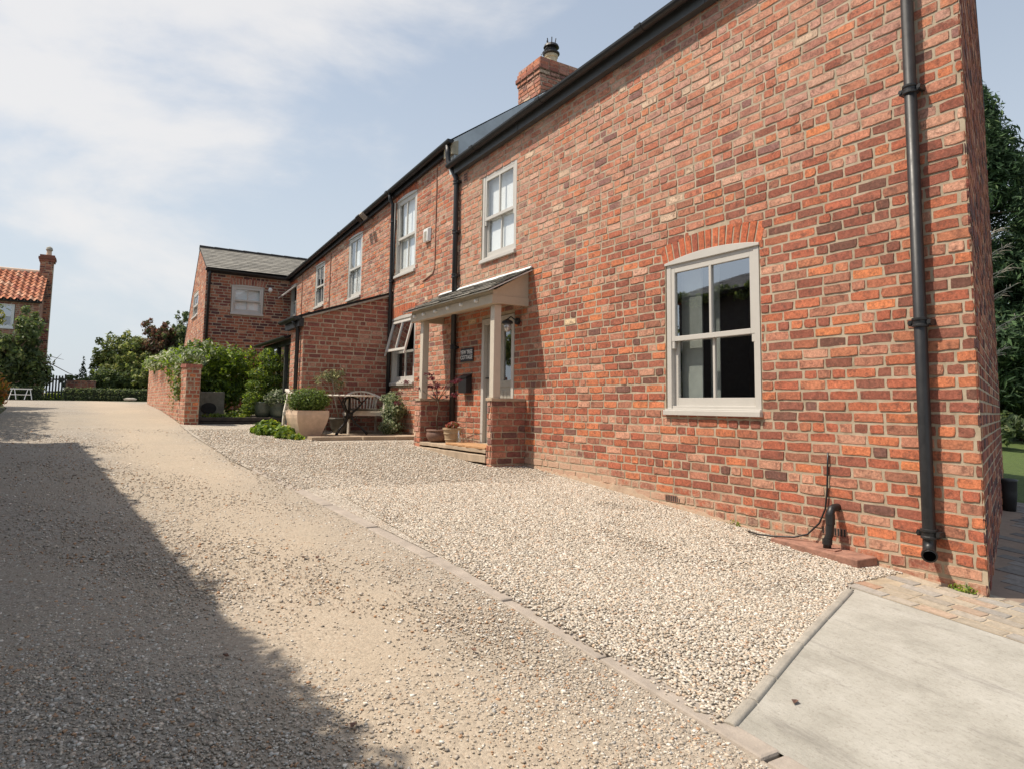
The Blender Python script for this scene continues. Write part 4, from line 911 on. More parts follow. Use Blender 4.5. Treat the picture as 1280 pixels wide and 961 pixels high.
m_ = MB(); m_.box(WX0+.01, WX1, WY-.045, WY-.010, 3.80, 3.94); m_.build('fascia', M_BLACK, wing); gutter('gutter', wing, (WX0-.05, WY-.13, 3.90), (4.93, WY-.13, 3.86), .065)
m_ = MB(); m_.tube([(WX0+.08, WY-.12, 3.86), (WX0+.08, WY-.05, 3.7), (WX0+.08, WY-.05, -.1)], .04, 10); m_.build('downpipe', M_BLACK, wing, smooth=True)
# ------------------------------------------------------------------ entrance porch
po = empty('entrance_porch', (4.85, 9.2, gz(9.2)), 'lean-to slate porch on two painted posts and low brick piers at the front door', 'porch')
def pier(y0, y1, zb, seed, rgt):
    c_ = MB(); c_.box(4.576, 5.095, y0+.006, y1-.006, zb-.2, .07)
    core = c_.build('brick_pier', M_MORTAR, po)
    brickwall('brickwork', core, (4.57, y0, 0), (0, 1, 0), (0, 0, 1), (-1, 0, 0), y1-y0, lambda a: zb, lambda a: .07, (), pal=PAL_PALE, seed=seed, backing=False, bl=max(.105, y1-y0-.004), smf=lambda a, z: -.3)
    brickwall('brickwork', core, (4.57, y0, 0), (1, 0, 0), (0, 0, 1), (0, -1, 0), .53, lambda a: zb, lambda a: .07, (), pal=PAL_SOFT if not rgt else PAL_SOFT+[((.16, .08, .07), 4)], seed=seed+1, backing=False, smf=lambda a, z: -.35+.4*max(0, 1-(z-zb)/.12))  # shade of this side face painted in with darker bricks
    k = MB(); k.box(4.55, 5.09, y0-.02, y1+.02, .072, .112); k.build('coping', M_PATIO, core, bevel=.006)
pier(7.935, 8.065, gz(8), 61, True); pier(10.27, 10.50, gz(10.4), 63, False)
for y0, y1, z0 in ((7.94, 8.06, .114), (10.28, 10.40, .114)):
    m_ = MB(); m_.box(4.585, 4.695, y0, y1-.01, z0, 1.375); m_.build('post', M_PORCHL, po, bevel=.006)
m_ = MB(); m_.box(4.50, 4.59, 7.86, 10.62, 1.375, 1.50); m_.box(4.515, 4.59, 7.865, 10.615, 1.50, 1.565); m_.build('beam', M_PORCH, po, bevel=.004)
def tri(y0, y1):
    m_ = MB(); m_.hexa([(4.59, y0, 1.50), (5.095, y0, 1.50), (5.095, y0, 1.872), (4.52, y0, 1.545)], [(4.59, y1, 1.50), (5.095, y1, 1.50), (5.095, y1, 1.872), (4.52, y1, 1.545)])
    m_.build('side_panel', M_PORCH, po)
    m_ = MB(); m_.box(4.585, 5.095, y0-.012, y1+.012, 1.385, 1.498); m_.build('side_rail', M_PORCH, po, bevel=.004)
tri(7.885, 7.92); tri(10.56, 10.595)
for k, yy in enumerate((8.29, 8.74, 9.18, 9.62, 10.06, 10.42)):
    q = MB(); q.tube([(4.50, yy, 1.455), (4.462, yy, 1.455)], [.026, .022], 12); q.build('rafter_stud', M_WHITE, po)
m_ = MB(); m_.box(4.6, 5.09, 7.93, 10.55, 1.50, 1.505); m_.build('soffit_board', M_PORCH, po)
uv = np.array((.71, 0, .365)); Lr = float(np.linalg.norm(uv)); uv /= Lr; un = np.array((-uv[2], 0, uv[0]))
roofslab(po, 'roof_deck', [(4.40, 7.78, 1.545), (4.40, 10.74, 1.545), (5.10, 10.74, 1.900), (5.10, 7.78, 1.900)], .018, M_LEAD)
slates('slate_covering', po, (4.375, 10.76, 1.537), (0, -1, 0), tuple(uv), tuple(un), 3.0, .84, M_SLATE, .25, .15, seed=5, wob=.008)
m_ = MB(); m_.hexa([(5.04, 7.80, 1.895), (5.10, 7.80, 1.895), (5.10, 7.80, 1.945), (5.088, 7.80, 1.945)], [(5.04, 10.72, 1.895), (5.10, 10.72, 1.895), (5.10, 10.72, 1.945), (5.088, 10.72, 1.945)]); m_.build('lead_flashing', M_LEAD, po)
# stone threshold slabs
def flag(name, x0, x1, y0, y1, ztop, th, mat, par, seed):
    rg_ = random.Random(seed); n_ = 14; bot = []; top_ = []
    pts = [(x0+rg_.uniform(-.02, .02), y0+(y1-y0)*i/n_) for i in range(n_+1)]+[(x1, y1), (x1, y0)]
    m_ = MB(); m_.hexa([(a, b, ztop-th) for a, b in pts], [(a, b, ztop) for a, b in pts]); return m_.build(name, mat, par, bevel=.006)
st = empty('door_step', (4.8, 9.2, gz(9.2)), 'layered worn sandstone step under the porch in front of the door', 'step')
flag('upper_slab', 4.57, 5.095, 8.07, 10.265, -.585, .05, M_PATIO, st, 1); flag('lower_slab', 4.53, 5.095, 8.067, 10.26, -.66, .10, M_PATIO, st, 2)
m_ = flag('doormat', 4.575, 4.98, 8.10, 9.35, -.552, .032, M_MAT, None, 3); recenter(m_, (4.8, 8.7, -.585)); tag(m_, 'orange brown coir doormat lying on the stone step before the front door', 'doormat')
m_ = flag('door_sill', 5.0, 5.19, 8.25, 9.19, -.555, .14, M_PATIO, cot, 4)

# things fixed on the walls
def text_mesh(body, size, name, mat, parent, loc, rot, ext=.001):
    cu = bpy.data.curves.new(name, 'FONT'); cu.body = body; cu.size = size; cu.extrude = ext; cu.align_x = 'CENTER'; cu.align_y = 'CENTER'; cu.space_line = .95; cu.offset = .0008
    t_ = bpy.data.objects.new(name+'_tmp', cu); COL.objects.link(t_); dg = bpy.context.evaluated_depsgraph_get(); me_ = bpy.data.meshes.new_from_object(t_.evaluated_get(dg)); bpy.data.objects.remove(t_)
    me_.materials.clear(); me_.materials.append(mat); o_ = bpy.data.objects.new(name, me_); COL.objects.link(o_); o_.parent = parent; o_.location = loc; o_.rotation_euler = rot; return o_
sg = empty('house_sign', (5.07, 9.66, .70), 'small dark slate sign with white lettering on the wall left of the door', 'sign')
m_ = MB(); m_.box(5.072, 5.09, 9.45, 9.87, .70, .915); m_.build('board', M_SIGN, sg, bevel=.003)
text_mesh('YEW TREE\nCOTTAGE', .088, 'lettering', M_LETTER, sg, (-.0005, 0, .108), (R(90), 0, R(-90)))
lb = empty('letter_box', (5.05, 9.62, .20), 'black wall mounted letter box below the slate sign', 'letter box')
m_ = MB(); m_.hexa([(4.985, 9.49, .20), (5.09, 9.49, .20), (5.09, 9.76, .20), (4.985, 9.76, .20)], [(4.985, 9.49, .43), (5.09, 9.49, .49), (5.09, 9.76, .49), (4.985, 9.76, .43)]); m_.build('box_body', M_BLACK, lb, bevel=.006)
m_ = MB(); m_.hexa([(4.972, 9.48, .435), (5.09, 9.48, .497), (5.09, 9.77, .497), (4.972, 9.77, .435)], [(4.972, 9.48, .445), (5.09, 9.48, .507), (5.09, 9.77, .507), (4.972, 9.77, .445)]); m_.build('lid', M_BLACK, lb)
wl = empty('wall_lantern', (5.09, 8.02, 1.14), 'black lantern on a bracket beside the front door under the porch', 'wall lamp')
m_ = MB(); m_.tube([(5.088, 8.12, 1.2), (5.05, 8.12, 1.2)], .05, 14); m_.tube([(5.06, 8.12, 1.2), (4.97, 8.14, 1.26), (4.92, 8.15, 1.22)], .010, 8); m_.build('bracket', M_IRON, wl, smooth=False)
m_ = MB(); m_.lathe(4.92, 8.15, [(.02, 1.22), (.075, 1.19), (.08, 1.16), (.05, 1.155)], 12); m_.build('lamp_hood', M_IRON, wl)
m_ = MB(); m_.lathe(4.92, 8.15, [(.05, 1.155), (.055, 1.10), (.035, 1.05), (.01, 1.04)], 12); m_.build('lamp_globe', M_CHROME, wl, smooth=True)
al = empty('alarm_box', (5.09, 11.3, 2.98), 'white burglar alarm box high on the wall between upper window and downpipe', 'alarm box')
m_ = MB(); m_.hexa([(5.03, 11.22, 2.98), (5.09, 11.18, 2.98), (5.09, 11.42, 2.98), (5.03, 11.38, 2.98)], [(5.03, 11.20, 3.22), (5.09, 11.16, 3.24), (5.09, 11.44, 3.24), (5.03, 11.40, 3.22)]); m_.build('housing', M_WHITE, al, bevel=.01)
m_ = MB(); m_.box(5.026, 5.04, 11.25, 11.35, 3.0, 3.17); m_.build('lamp_lens', M_EDGE, al)
fl = empty('flood_light', (5.05, 14.45, 4.3), 'small twin black flood light under the eaves gutter', 'flood light')
m_ = MB(); m_.tube([(5.09, 14.3, 4.12), (4.86, 14.35, 4.16)], .015, 6); m_.build('bracket', M_IRON, fl)
for dy in (-.10, .14): m_ = MB(); m_.obox((4.84, 14.35+dy, 4.12), (.8, .3, -.5), (0, 1, 0), (.5, 0, .8), -.09, .09, -.08, .08, -.03, .03); m_.build('lamp_head', M_EDGE if dy < 0 else M_BLACK, fl)
sl2 = empty('bulkhead_light', (4.45, 21.55, 3.35), 'small white bulb light on the far wing beside its window', 'outside light')
m_ = MB(); m_.tube([(4.45, 21.60, 3.40), (4.45, 21.50, 3.42)], .02, 8); m_.build('bracket', M_WHITE, sl2); m_ = MB(); m_.lathe(4.45, 21.47, [(.03, 3.36), (.06, 3.40), (.06, 3.46), (.03, 3.50)], 12); m_.build('bulb_cover', M_WHITE, sl2, smooth=True)

# waste pipe, its brick block and the black cable
bk = empty('drain_plinth', (4.95, 3.35, gz(3.35)), 'low weathered brick block at the foot of the wall carrying a black waste pipe', 'plinth')
m_ = MB(); bot = [(4.86, 3.02, -1.26), (5.09, 3.0, -1.26), (5.09, 3.80, -1.2), (4.90, 3.82, -1.2)]; tp = [(4.865, 3.03, -1.085), (5.09, 3.01, -1.080), (5.09, 3.79, -1.05), (4.90, 3.81, -1.055)]
m_.hexa(bot, tp); m_.build('block', M_BRCAP, bk, bevel=.008)
m_ = MB(); m_.box(4.93, 5.02, 3.25, 3.44, -1.08, -1.064); m_.build('gully_lid', M_BRCAP, bk)
wp = empty('waste_pipe', (4.98, 3.33, -1.07), 'short black waste pipe bending out of the wall onto the brick block', 'pipe')
m_ = MB(); m_.tube([(4.975, 3.345, -1.08), (4.978, 3.34, -1.0), (4.985, 3.325, -.96), (4.99, 3.32, -.86), (4.992, 3.32, -.80), (5.01, 3.32, -.765), (5.045, 3.32, -.755), (5.10, 3.32, -.755)], .030, 12); m_.build('pipe_run', M_BLACK, wp, smooth=True)
m_ = MB(); m_.tube([(4.976, 3.343, -1.035), (4.977, 3.341, -.995)], .037, 12); m_.tube([(4.99, 3.32, -.88), (4.991, 3.32, -.80)], .035, 12); m_.build('pipe_socket', M_BLACK, wp, smooth=False)
m_ = MB(); cp = [(5.082, 3.385, -.33), (5.08, 3.39, -.45), (5.082, 3.40, -.62), (5.08, 3.42, -.78), (5.07, 3.47, -.90), (5.04, 3.56, -1.0), (5.0, 3.66, -1.035), (4.93, 3.80, -1.045), (4.9, 3.93, -1.05), (4.95, 4.08, -1.05)]
m_.tube(cp, .0075, 7); cb_ = m_.build('black_cable', M_BLACK, smooth=True); recenter(cb_, (5.08, 3.385, -1.05)); tag(cb_, 'thin black cable hanging down the wall and trailing over the gravel edge', 'cable')

# ------------------------------------------------------------------ garden wall
gw = empty('garden_wall', (1.65, 14.6, gz(14.6)), 'low red brick garden wall running beside the lane under overhanging climber', 'garden wall')
gwt = lambda a: float(np.interp(a, [0, 10.8], [.66, 1.13]))
brickwall('wall', gw, (1.54, 14.6, 0), (0, 1, 0), (0, 0, 1), (-1, 0, 0), 10.7, lambda a: gz(14.6+a), gwt, (), pal=PAL_PALE, seed=71, smf=lambda a, z: -.08+.3*max(0, .4-(z-gz(14.6+a))), ch=.078)
brickwall('end_pier', gw, (1.54, 14.6, 0), (1, 0, 0), (0, 0, 1), (0, -1, 0), .25, lambda a: gz(14.6), lambda a: .66, (), pal=PAL_RED, seed=72, smf=lambda a, z: -.2, bl=.115, ch=.078)
brickwall('inner_face', gw, (1.79, 14.6, 0), (0, 1, 0), (0, 0, 1), (1, 0, 0), 10.7, lambda a: gz(14.6+a), gwt, (), pal=PAL_SOFT, seed=73)
cm_ = MB(); rnd = random.Random(4); a = 0
while a < 10.7:
    z0 = gwt(a); cm_.hexa([(1.515, 14.59+a, z0), (1.815, 14.59+a, z0), (1.815, 14.59+a+.105, z0), (1.515, 14.59+a+.105, z0)], [(1.52, 14.60+a, z0+.065+rnd.uniform(0, .012)), (1.81, 14.60+a, z0+.07), (1.81, 14.59+a+.10, z0+.07), (1.52, 14.59+a+.10, z0+.07)], (*pick(PAL_SOFT, rnd), -.2)); a += .115
cm_.build('coping', M_BRICK, gw)
climber = plant('climbing_plant', 'climber', 'green climber draped over the lane wall and its far coping', (1.7, 16.2, .7),
    [(1.65, 15.9, .82, .28, .55, .22), (1.60, 16.9, .95, .3, .6, .25), (1.6, 18.2, 1.0, .32, .7, .25), (1.75, 15.3, .9, .25, .4, .22), (1.50, 15.75, .45, .09, .25, .32), (1.49, 15.55, .25, .06, .12, .22), (1.9, 16.3, 1.1, .35, .6, .25), (1.5, 20, 1.0, .3, .9, .2), (1.5, 22.5, 1.1, .3, 1.2, .22)], 3000, .055, G_VAR+G_LAUREL[:2], seed=5,
    stems=[([(1.9, 15.8, -.4), (1.85, 15.8, .5), (1.6, 15.8, .85), (1.5, 15.7, .5)], .03, .008)])

# raised bed with sleepers
for i, (z0, x0) in enumerate(((-.46, 1.80), (-.375, 1.81))):
    m_ = MB(); m_.box(x0, 3.66-.01*i, 14.78+.02*i, 14.96, z0, z0+.075); ob = m_.build('timber_sleeper', M_SLEEP, bevel=.008); recenter(ob, (x0, 14.8, z0)); tag(ob, ('lower' if i == 0 else 'upper')+' dark timber sleeper edging the raised bed by the garden wall', 'sleeper', 'stacked sleepers of the raised bed')
m_ = MB(); m_.box(1.80, 5.05, 14.96, 21.5, -.5, -.31); m_.build('planting_bed', M_SOIL, kind='structure')
m_ = MB(); rnd = random.Random(8)
leafcloud(m_, [(2.1+.3*i, 15.15, -.28, .2, .15, .06) for i in range(3)]+[(2.55, 15.2, -.24, .12, .1, .08)], 500, .03, G_LIME, seed=3); og = m_.build('ground_cover', M_LEAF, kind='stuff'); tag(og, 'low bright green ground cover along the raised bed edge', 'ground cover')
laur = plant('laurel_bush', 'bush', 'big glossy bright green laurel bush behind the brick garden wall', (2.5, 17.0, gz(17)),
    blobs_on(2.45, 17.2, .50, .92, 1.1, .80, 34, .38, 3, -.9)+[(2.0, 16.7, .0, .5, .5, .4), (2.9, 16.8, .0, .5, .5, .4), (3.0, 16.9, .85, .42, .5, .38), (2.7, 16.8, 1.0, .4, .5, .33), (2.2, 16.8, 1.05, .4, .5, .32)]+sprigs(2.45, 17.1, .6, .9, .9, .78, 26, .10, 5), 14000, .055, G_LAUREL, seed=7, stems=[([(2.4, 17.2, -.3), (2.3, 17.2, .1), (2.1, 17.1, .8)], .05, .02), ([(2.4, 17.2, -.3), (2.6, 17.2, .2), (2.9, 17.1, .8)], .05, .02)], asp=.45)
tr = empty('stone_trough', (2.1, 16.0, gz(16)), 'grey lichened stone water trough with dark round hole beside the garden wall', 'trough')
m_ = MB(); m_.box(1.86, 2.43, 15.75, 16.1, -.34, .22); m_.build('trough_body', M_TROUGH, tr, bevel=.015)
m_ = MB(); m_.lathe(0, 0, [(.14, 0), (.14, .01)], 20); 
for i, q in enumerate(m_.v): m_.v[i] = (2.12+q[0]*1.1, 15.745-q[2], -.13+q[1]*.85)
m_.build('trough_hole', M_DARK, tr)  # flat dark disc painted for the shade in the hole

# conifer topiary, glazed pots
def pot_lathe(m_, x, y, z, prof, n=28): m_.lathe(x, y, [(r, z+h) for r, h in prof], n)
tp_blobs = [(3.22, 15.35, .98, .24, .22, .12), (3.30, 15.3, .78, .27, .24, .11), (3.08, 15.35, .62, .28, .24, .12), (3.34, 15.3, .50, .26, .24, .11), (3.05, 15.3, .36, .3, .25, .14), (3.38, 15.3, .25, .28, .25, .12), (2.95, 15.2, .12, .26, .22, .16), (3.25, 15.3, .0, .3, .25, .15), (3.2, 15.35, 1.1, .12, .12, .08), (2.85, 15.2, -.12, .2, .2, .12)]
plant('layered_conifer', 'shrub', 'upright conifer with tiered feathery branches against the timber porch', (3.2, 15.4, -.31), tp_blobs, 5200, .042, G_LIME+G_BOX, seed=9, stems=limbs((3.2, 15.4, -.31), tp_blobs, .035, 2), asp=.35)
PROF = [(.10, 0), (.155, .05), (.20, .16), (.215, .27), (.20, .36), (.215, .385), (.205, .40), (.17, .40)]
def glazed(x, y, z, label, s_, vb, seed):
    e = empty('glazed_pot', (x, y, z), label, 'plant pot', 'glazed pots on the raised bed'); m_ = MB(); pot_lathe(m_, x, y, z, [(r*s_, h*s_) for r, h in PROF]); m_.build('pot_body', M_GLAZE, e, smooth=True)
    if vb: plant('variegated_shrub', 'shrub', 'small grey and cream leaved shrub spilling from the larger glazed pot', (x, y, z+.35*s_), vb, 1500, .035, G_VAR, seed=seed, stems=[([(x, y, z+.3), (x, y, z+.5), (x-.1, y, z+.6)], .015, .005)])
glazed(3.42, 15.02, -.385, 'larger grey green glazed pot on the sleeper edge holding a cream leaved shrub', 1.02, [(3.42, 15.0, .12, .34, .28, .13), (3.25, 14.98, .05, .16, .16, .12), (3.58, 14.98, .05, .15, .16, .12), (3.4, 15.0, .2, .2, .2, .1)], 4)
glazed(3.10, 15.12, -.33, 'smaller dull glazed pot half hidden to the left of the larger one', .88, None, 4)

# big square terracotta planter with a box ball
bp = empty('square_planter', (3.2, 11.95, gz(11.9)), 'large square tapered pale terracotta planter standing on the gravel', 'planter')
def sqp(x, y, z, tiers, rot, n=6):
    m_ = MB(); rings = []
    for (h, r) in tiers:
        ring = []
        for k in range(4):
            for j in range(n):
                a0 = math.pi/4+k*math.pi/2+rot; a1 = a0+math.pi/2
                px = math.cos(a0)*(1-j/n)+math.cos(a1)*j/n; py = math.sin(a0)*(1-j/n)+math.sin(a1)*j/n
                rad = math.hypot(px, py); bul = 1-.05*(1-abs(j/n*2-1))*0
                ring.append((x+px*r*1.414*bul, y+py*r*1.414*bul, z+h))
        rings.append(ring)
    vs = [q for r_ in rings for q in r_]; L = 4*n
    fs = [(i*L+k, i*L+(k+1) % L, (i+1)*L+(k+1) % L, (i+1)*L+k) for i in range(len(rings)-1) for k in range(L)]+[tuple(range(L))[::-1], tuple(range((len(rings)-1)*L, len(rings)*L))]
    m_.add(vs, fs); return m_
zb = gz(11.9)
sqp(3.2, 11.98, zb, [(0, .165), (.03, .178), (.12, .212), (.24, .25), (.34, .275), (.40, .283), (.44, .28), (.47, .28), (.47, .25), (.43, .245)], R(6)).build('pot_body', M_TERRA, bp)
plant('clipped_box', 'shrub', 'rounded clipped box bush filling the square terracotta planter', (3.2, 11.98, zb+.45), [(3.2, 11.98, .065, .35, .35, .20), (3.2, 11.98, .0, .30, .3, .16), (3.1, 11.9, .08, .2, .2, .16), (3.32, 11.95, .07, .2, .2, .16)], 5200, .022, G_BOX, seed=6, stems=[([(3.2, 11.98, zb+.4), (3.2, 11.98, .05)], .02, .01)], shell=.8)
plant('alchemilla', 'plant', 'low clump of round lime green leaves with yellowing edges beside the planter', (2.75, 12.3, gz(12.3)), [(2.72, 12.7, -.44, .24, .2, .13), (2.62, 12.35, -.48, .22, .2, .11), (2.86, 12.1, -.50, .20, .2, .11), (2.80, 11.75, -.54, .16, .16, .08), (2.92, 11.55, -.57, .13, .12, .06), (2.52, 12.65, -.48, .12, .12, .07)], 1800, .042, G_LIME, seed=12, stems=[([(2.75, 12.3, -.6), (2.75, 12.3, -.45)], .01, .005)], asp=.9)
# patio flags
for i, (y0, y1) in enumerate(((11.10, 12.05), (12.06, 13.03))):
    pass
pa = empty('stone_patio', (4.1, 12.0, gz(12)), 'low sandstone flagged patio under the garden furniture', 'patio')
for (x0, x1, y0, y1, s_) in ((3.12, 3.95, 11.30, 12.1, 1), (3.96, 4.56, 11.28, 12.1, 2), (4.57, 5.09, 11.26, 12.1, 3), (3.12, 3.95, 12.11, 13.02, 4), (3.96, 4.56, 12.11, 13.02, 5), (4.57, 5.09, 12.11, 13.02, 6)):
    flag('paving_flag', x0, x1, y0, y1, -.545, .07, M_PATIO, pa, s_)
ZP = -.545
# table
tb = empty('cast_iron_table', (3.98, 12.1, ZP), 'round slatted garden table on ornate black cast iron legs', 'table')
m_ = MB()
for k in range(9):
    x = 3.98-.40+.8*(k+.5)/9; hw = math.sqrt(max(.0, .42**2-(x-3.98)**2)); m_.box(x-.040, x+.040, 12.1-hw, 12.1+hw, ZP+.69, ZP+.712)
m_.build('tabletop', M_TEAK, tb)
m_ = MB(); m_.tube([(3.98+.42*math.cos(a), 12.1+.42*math.sin(a), ZP+.695) for a in np.linspace(0, 2*math.pi, 33)], .014, 6, cap=False); m_.build('rim_band', M_TEAK, tb)
for k in range(3):
    a = R(95+120*k); ca, sa = math.cos(a), math.sin(a)
    pts = [(.03, .68), (.16, .64), (.22, .56), (.14, .46), (.06, .40), (.05, .30), (.12, .20), (.22, .13), (.30, .05), (.34, .01)]
    m_ = MB(); m_.tube([(3.98+r*ca, 12.1+r*sa, ZP+z) for r, z in pts], [.018, .016, .016, .018, .022, .022, .02, .02, .022, .028], 8)
    m_.tube([(3.98+r*ca, 12.1+r*sa, ZP+z) for r, z in ((.22, .56), (.27, .62), (.33, .68))], .012, 6); m_.tube([(3.98+r*ca, 12.1+r*sa, ZP+z) for r, z in ((.05, .30), (.13, .33), (.15, .26), (.11, .24))], .010, 6); m_.build('leg', M_IRON, tb, smooth=True)
m_ = MB(); m_.tube([(3.98, 12.1, ZP+.28), (3.98, 12.1, ZP+.69)], .02, 10); m_.lathe(3.98, 12.1, [(.02, ZP+.30), (.055, ZP+.33), (.055, ZP+.38), (.02, ZP+.42)], 12); m_.build('column', M_IRON, tb, smooth=True)
# curved back chair
def curved_chair(x, y, rot, label):
    e = empty('curved_garden_chair', (x, y, ZP), label, 'garden chair', 'curved wooden garden chairs around the table')
    X = lambda a, b, c: (x+a, y+b, ZP+c)
    m_ = MB()
    for k in range(7): b0 = -.24+k*.07; m_.box(x-.32, x+.32, y+b0, y+b0+.056, ZP+.40, ZP+.425)
    m_.build('seat', M_TEAK, e)
    m_ = MB(); m_.box(x-.34, x+.34, y-.27, y-.235, ZP+.335, ZP+.40); m_.box(x-.345, x-.30, y-.23, y+.25, ZP+.335, ZP+.39); m_.box(x+.30, x+.345, y-.23, y+.25, ZP+.335, ZP+.39); m_.box(x-.30, x+.30, y+.22, y+.25, ZP+.335, ZP+.39); m_.build('seat_rail', M_TEAK, e)
    # top rail sweeps from the arms round the back
    P = []
    for t_ in np.linspace(0, math.pi, 15): P.append(X(-.36*math.cos(t_), -.22+.50*math.sin(t_)**.75, .62+.16*math.sin(t_)**1.5))
    m_ = MB()
    for i in range(len(P)-1):
        a, b = Vector(P[i]), Vector(P[i+1]); d = (b-a).normalized(); s_ = d.cross(Vector((0, 0, 1))).normalized(); up_ = Vector((0, 0, 1)); wd = .035
        m_.hexa([tuple(a-s_*wd), tuple(a+s_*wd), tuple(b+s_*wd), tuple(b-s_*wd)], [tuple(a-s_*wd+up_*.028), tuple(a+s_*wd+up_*.028), tuple(b+s_*wd+up_*.028), tuple(b-s_*wd+up_*.028)])
    m_.build('armrest', M_TEAK, e)
    m_ = MB()
    for t_ in np.linspace(.62, math.pi-.62, 11):
        a = X(-.36*math.cos(t_), -.22+.50*math.sin(t_)**.75, .62+.16*math.sin(t_)**1.5); b = X(-.31*math.cos(t_), .235, .40); m_.tube([b, a], .013, 5)
    m_.build('backrest', M_TEAK, e)
    for sx in (-1, 1):
        m_ = MB(); m_.tube([X(sx*.33, -.245, 0), X(sx*.325, -.24, .38), X(sx*.35, -.22, .62)], [.026, .026, .026], 4); m_.build('leg', M_TEAK, e)
        m_ = MB(); m_.tube([X(sx*.31, .26, 0), X(sx*.30, .24, .40), X(sx*.26, .20, .70)], [.026, .026, .02], 4); m_.build('leg', M_TEAK, e)
    e.rotation_euler = (0, 0, rot); return e
ch1 = curved_chair(4.42, 12.58, R(-6), 'silvered wooden garden chair with curved slatted back right of the table')
ch2 = dup(ch1); ch2.location = (3.30, 12.72, ZP); ch2.rotation_euler = (0, 0, R(62)); ch2['label'] = 'silvered wooden garden chair mostly hidden behind the square terracotta planter'
cu = MB(); cu.box(4.2, 4.64, 12.36, 12.72, ZP+.428, ZP+.47); ob = cu.build('seat_cushion', M_BUCKET, bevel=.015); recenter(ob, (4.42, 12.55, ZP+.428)); tag(ob, 'flat dark cushion on the seat of the curved garden chair', 'cushion')
# olive in dark pot
e = empty('dark_pot', (4.02, 12.72, ZP), 'round dark pot standing under the table holding a thin silvery shrub', 'plant pot'); m_ = MB(); pot_lathe(m_, 4.02, 12.72, ZP, [(.13, 0), (.17, .10), (.19, .24), (.205, .26), (.205, .29), (.17, .29)]); m_.build('pot_body', M_BUCKET, e, smooth=True)
ob_ = blobs_on(3.84, 12.74, .45, .34, .2, .30, 15, .10, 5, -.9)
plant('olive_shrub', 'shrub', 'open silvery green shrub with thin stems against the lean-to wall', (4.0, 12.74, ZP+.28), ob_, 620, .036, G_OLIVE, seed=8, stems=limbs((4.0, 12.74, ZP+.28), ob_, .016, 4, split=.15), shell=.1, asp=.3, stem_mat=M_TWIG)
vb = blobs_on(4.86, 12.2, -.10, .24, .30, .40, 16, .15, 6, -.9)+[(4.80, 12.1, -.42, .24, .25, .13), (4.7, 12.0, -.38, .14, .2, .13)]
plant('pittosporum_bush', 'bush', 'dense grey green bush between garden chair and porch under the open window', (4.86, 12.2, ZP), vb, 4600, .027, G_VAR, seed=10, stems=limbs((4.86, 12.2, ZP), vb, .02, 5))
# pots in the porch
e = empty('maple_pot', (4.76, 10.02, -.585), 'squat brown terracotta bowl on the porch step holding a bare stemmed maple', 'plant pot'); m_ = MB(); pot_lathe(m_, 4.76, 10.02, -.583, [(.09, 0), (.14, .03), (.175, .09), (.17, .15), (.155, .165), (.175, .18), (.175, .20), (.14, .195)]); m_.build('pot_body', M_TERRAD, e, smooth=True)
rnd = random.Random(21); stems = [([(4.76, 10.02, -.40), (4.75, 10.03, -.22), (4.77, 10.0, -.02), (4.74, 9.98, .08)], .014, .009)]; mbl = []
for (dx, dy, dz) in ((-.25, .75, .30), (-.12, .45, .36), (-.2, -.15, .34), (-.28, -.55, .22), (-.1, -.9, .30), (.0, .25, .22), (-.3, .9, .12), (-.05, -.7, .08), (-.15, .05, .42), (-.3, -1.15, .26), (-.3, 1.0, -.05)):
    b = Vector((4.74, 9.98, .08)); e_ = b+Vector((dx, dy, dz)); m2_ = b.lerp(e_, .45)+Vector((rnd.uniform(-.05, .05), rnd.uniform(-.05, .05), rnd.uniform(-.03, .08)))
    stems.append(([b, m2_, e_], .007, .0025)); mbl += [(e_.x, e_.y, e_.z, .07, .11, .035), (m2_.x, m2_.y, m2_.z+.02, .04, .07, .02)]
plant('red_maple', 'small tree', 'spindly purple red maple spreading across the porch front', (4.76, 10.02, -.40), mbl, 620, .022, G_MAPLE, seed=15, stems=stems, shell=.1, asp=.45)
e = empty('ribbed_pot', (4.75, 9.46, -.585), 'buff ribbed flower pot beside the brown bowl on the porch step', 'plant pot'); m_ = MB(); pot_lathe(m_, 4.75, 9.46, -.583, [(.095, 0), (.108, .06), (.115, .062), (.118, .075), (.112, .08), (.125, .15), (.132, .152), (.135, .165), (.13, .17), (.138, .215), (.15, .22), (.15, .245), (.12, .24)]); m_.build('pot_body', M_RIBPOT, e)
plant('houseleek', 'plant', 'reddish brown rosette plant in the ribbed buff pot', (4.75, 9.46, -.34), [(4.75, 9.46, -.30, .10, .10, .05)], 200, .035, [((.28, .10, .06), 3), ((.16, .06, .05), 2), ((.20, .16, .06), 1)], seed=3, shell=.3, part='rosettes')
e = empty('glass_bottle', (4.74, 9.20, -.585), 'small pale glass bottle standing beside the ribbed pot', 'bottle'); m_ = MB(); pot_lathe(m_, 4.74, 9.22, -.583, [(.03, 0), (.033, .03), (.033, .11), (.015, .15), (.013, .19)], 14); m_.build('bottle_body', M_GLASSU, e, smooth=True)
m_ = MB(); pot_lathe(m_, 4.74, 9.22, -.583, [(.014, .19), (.014, .215)], 10); m_.build('bottle_cap', M_CHROME, e)

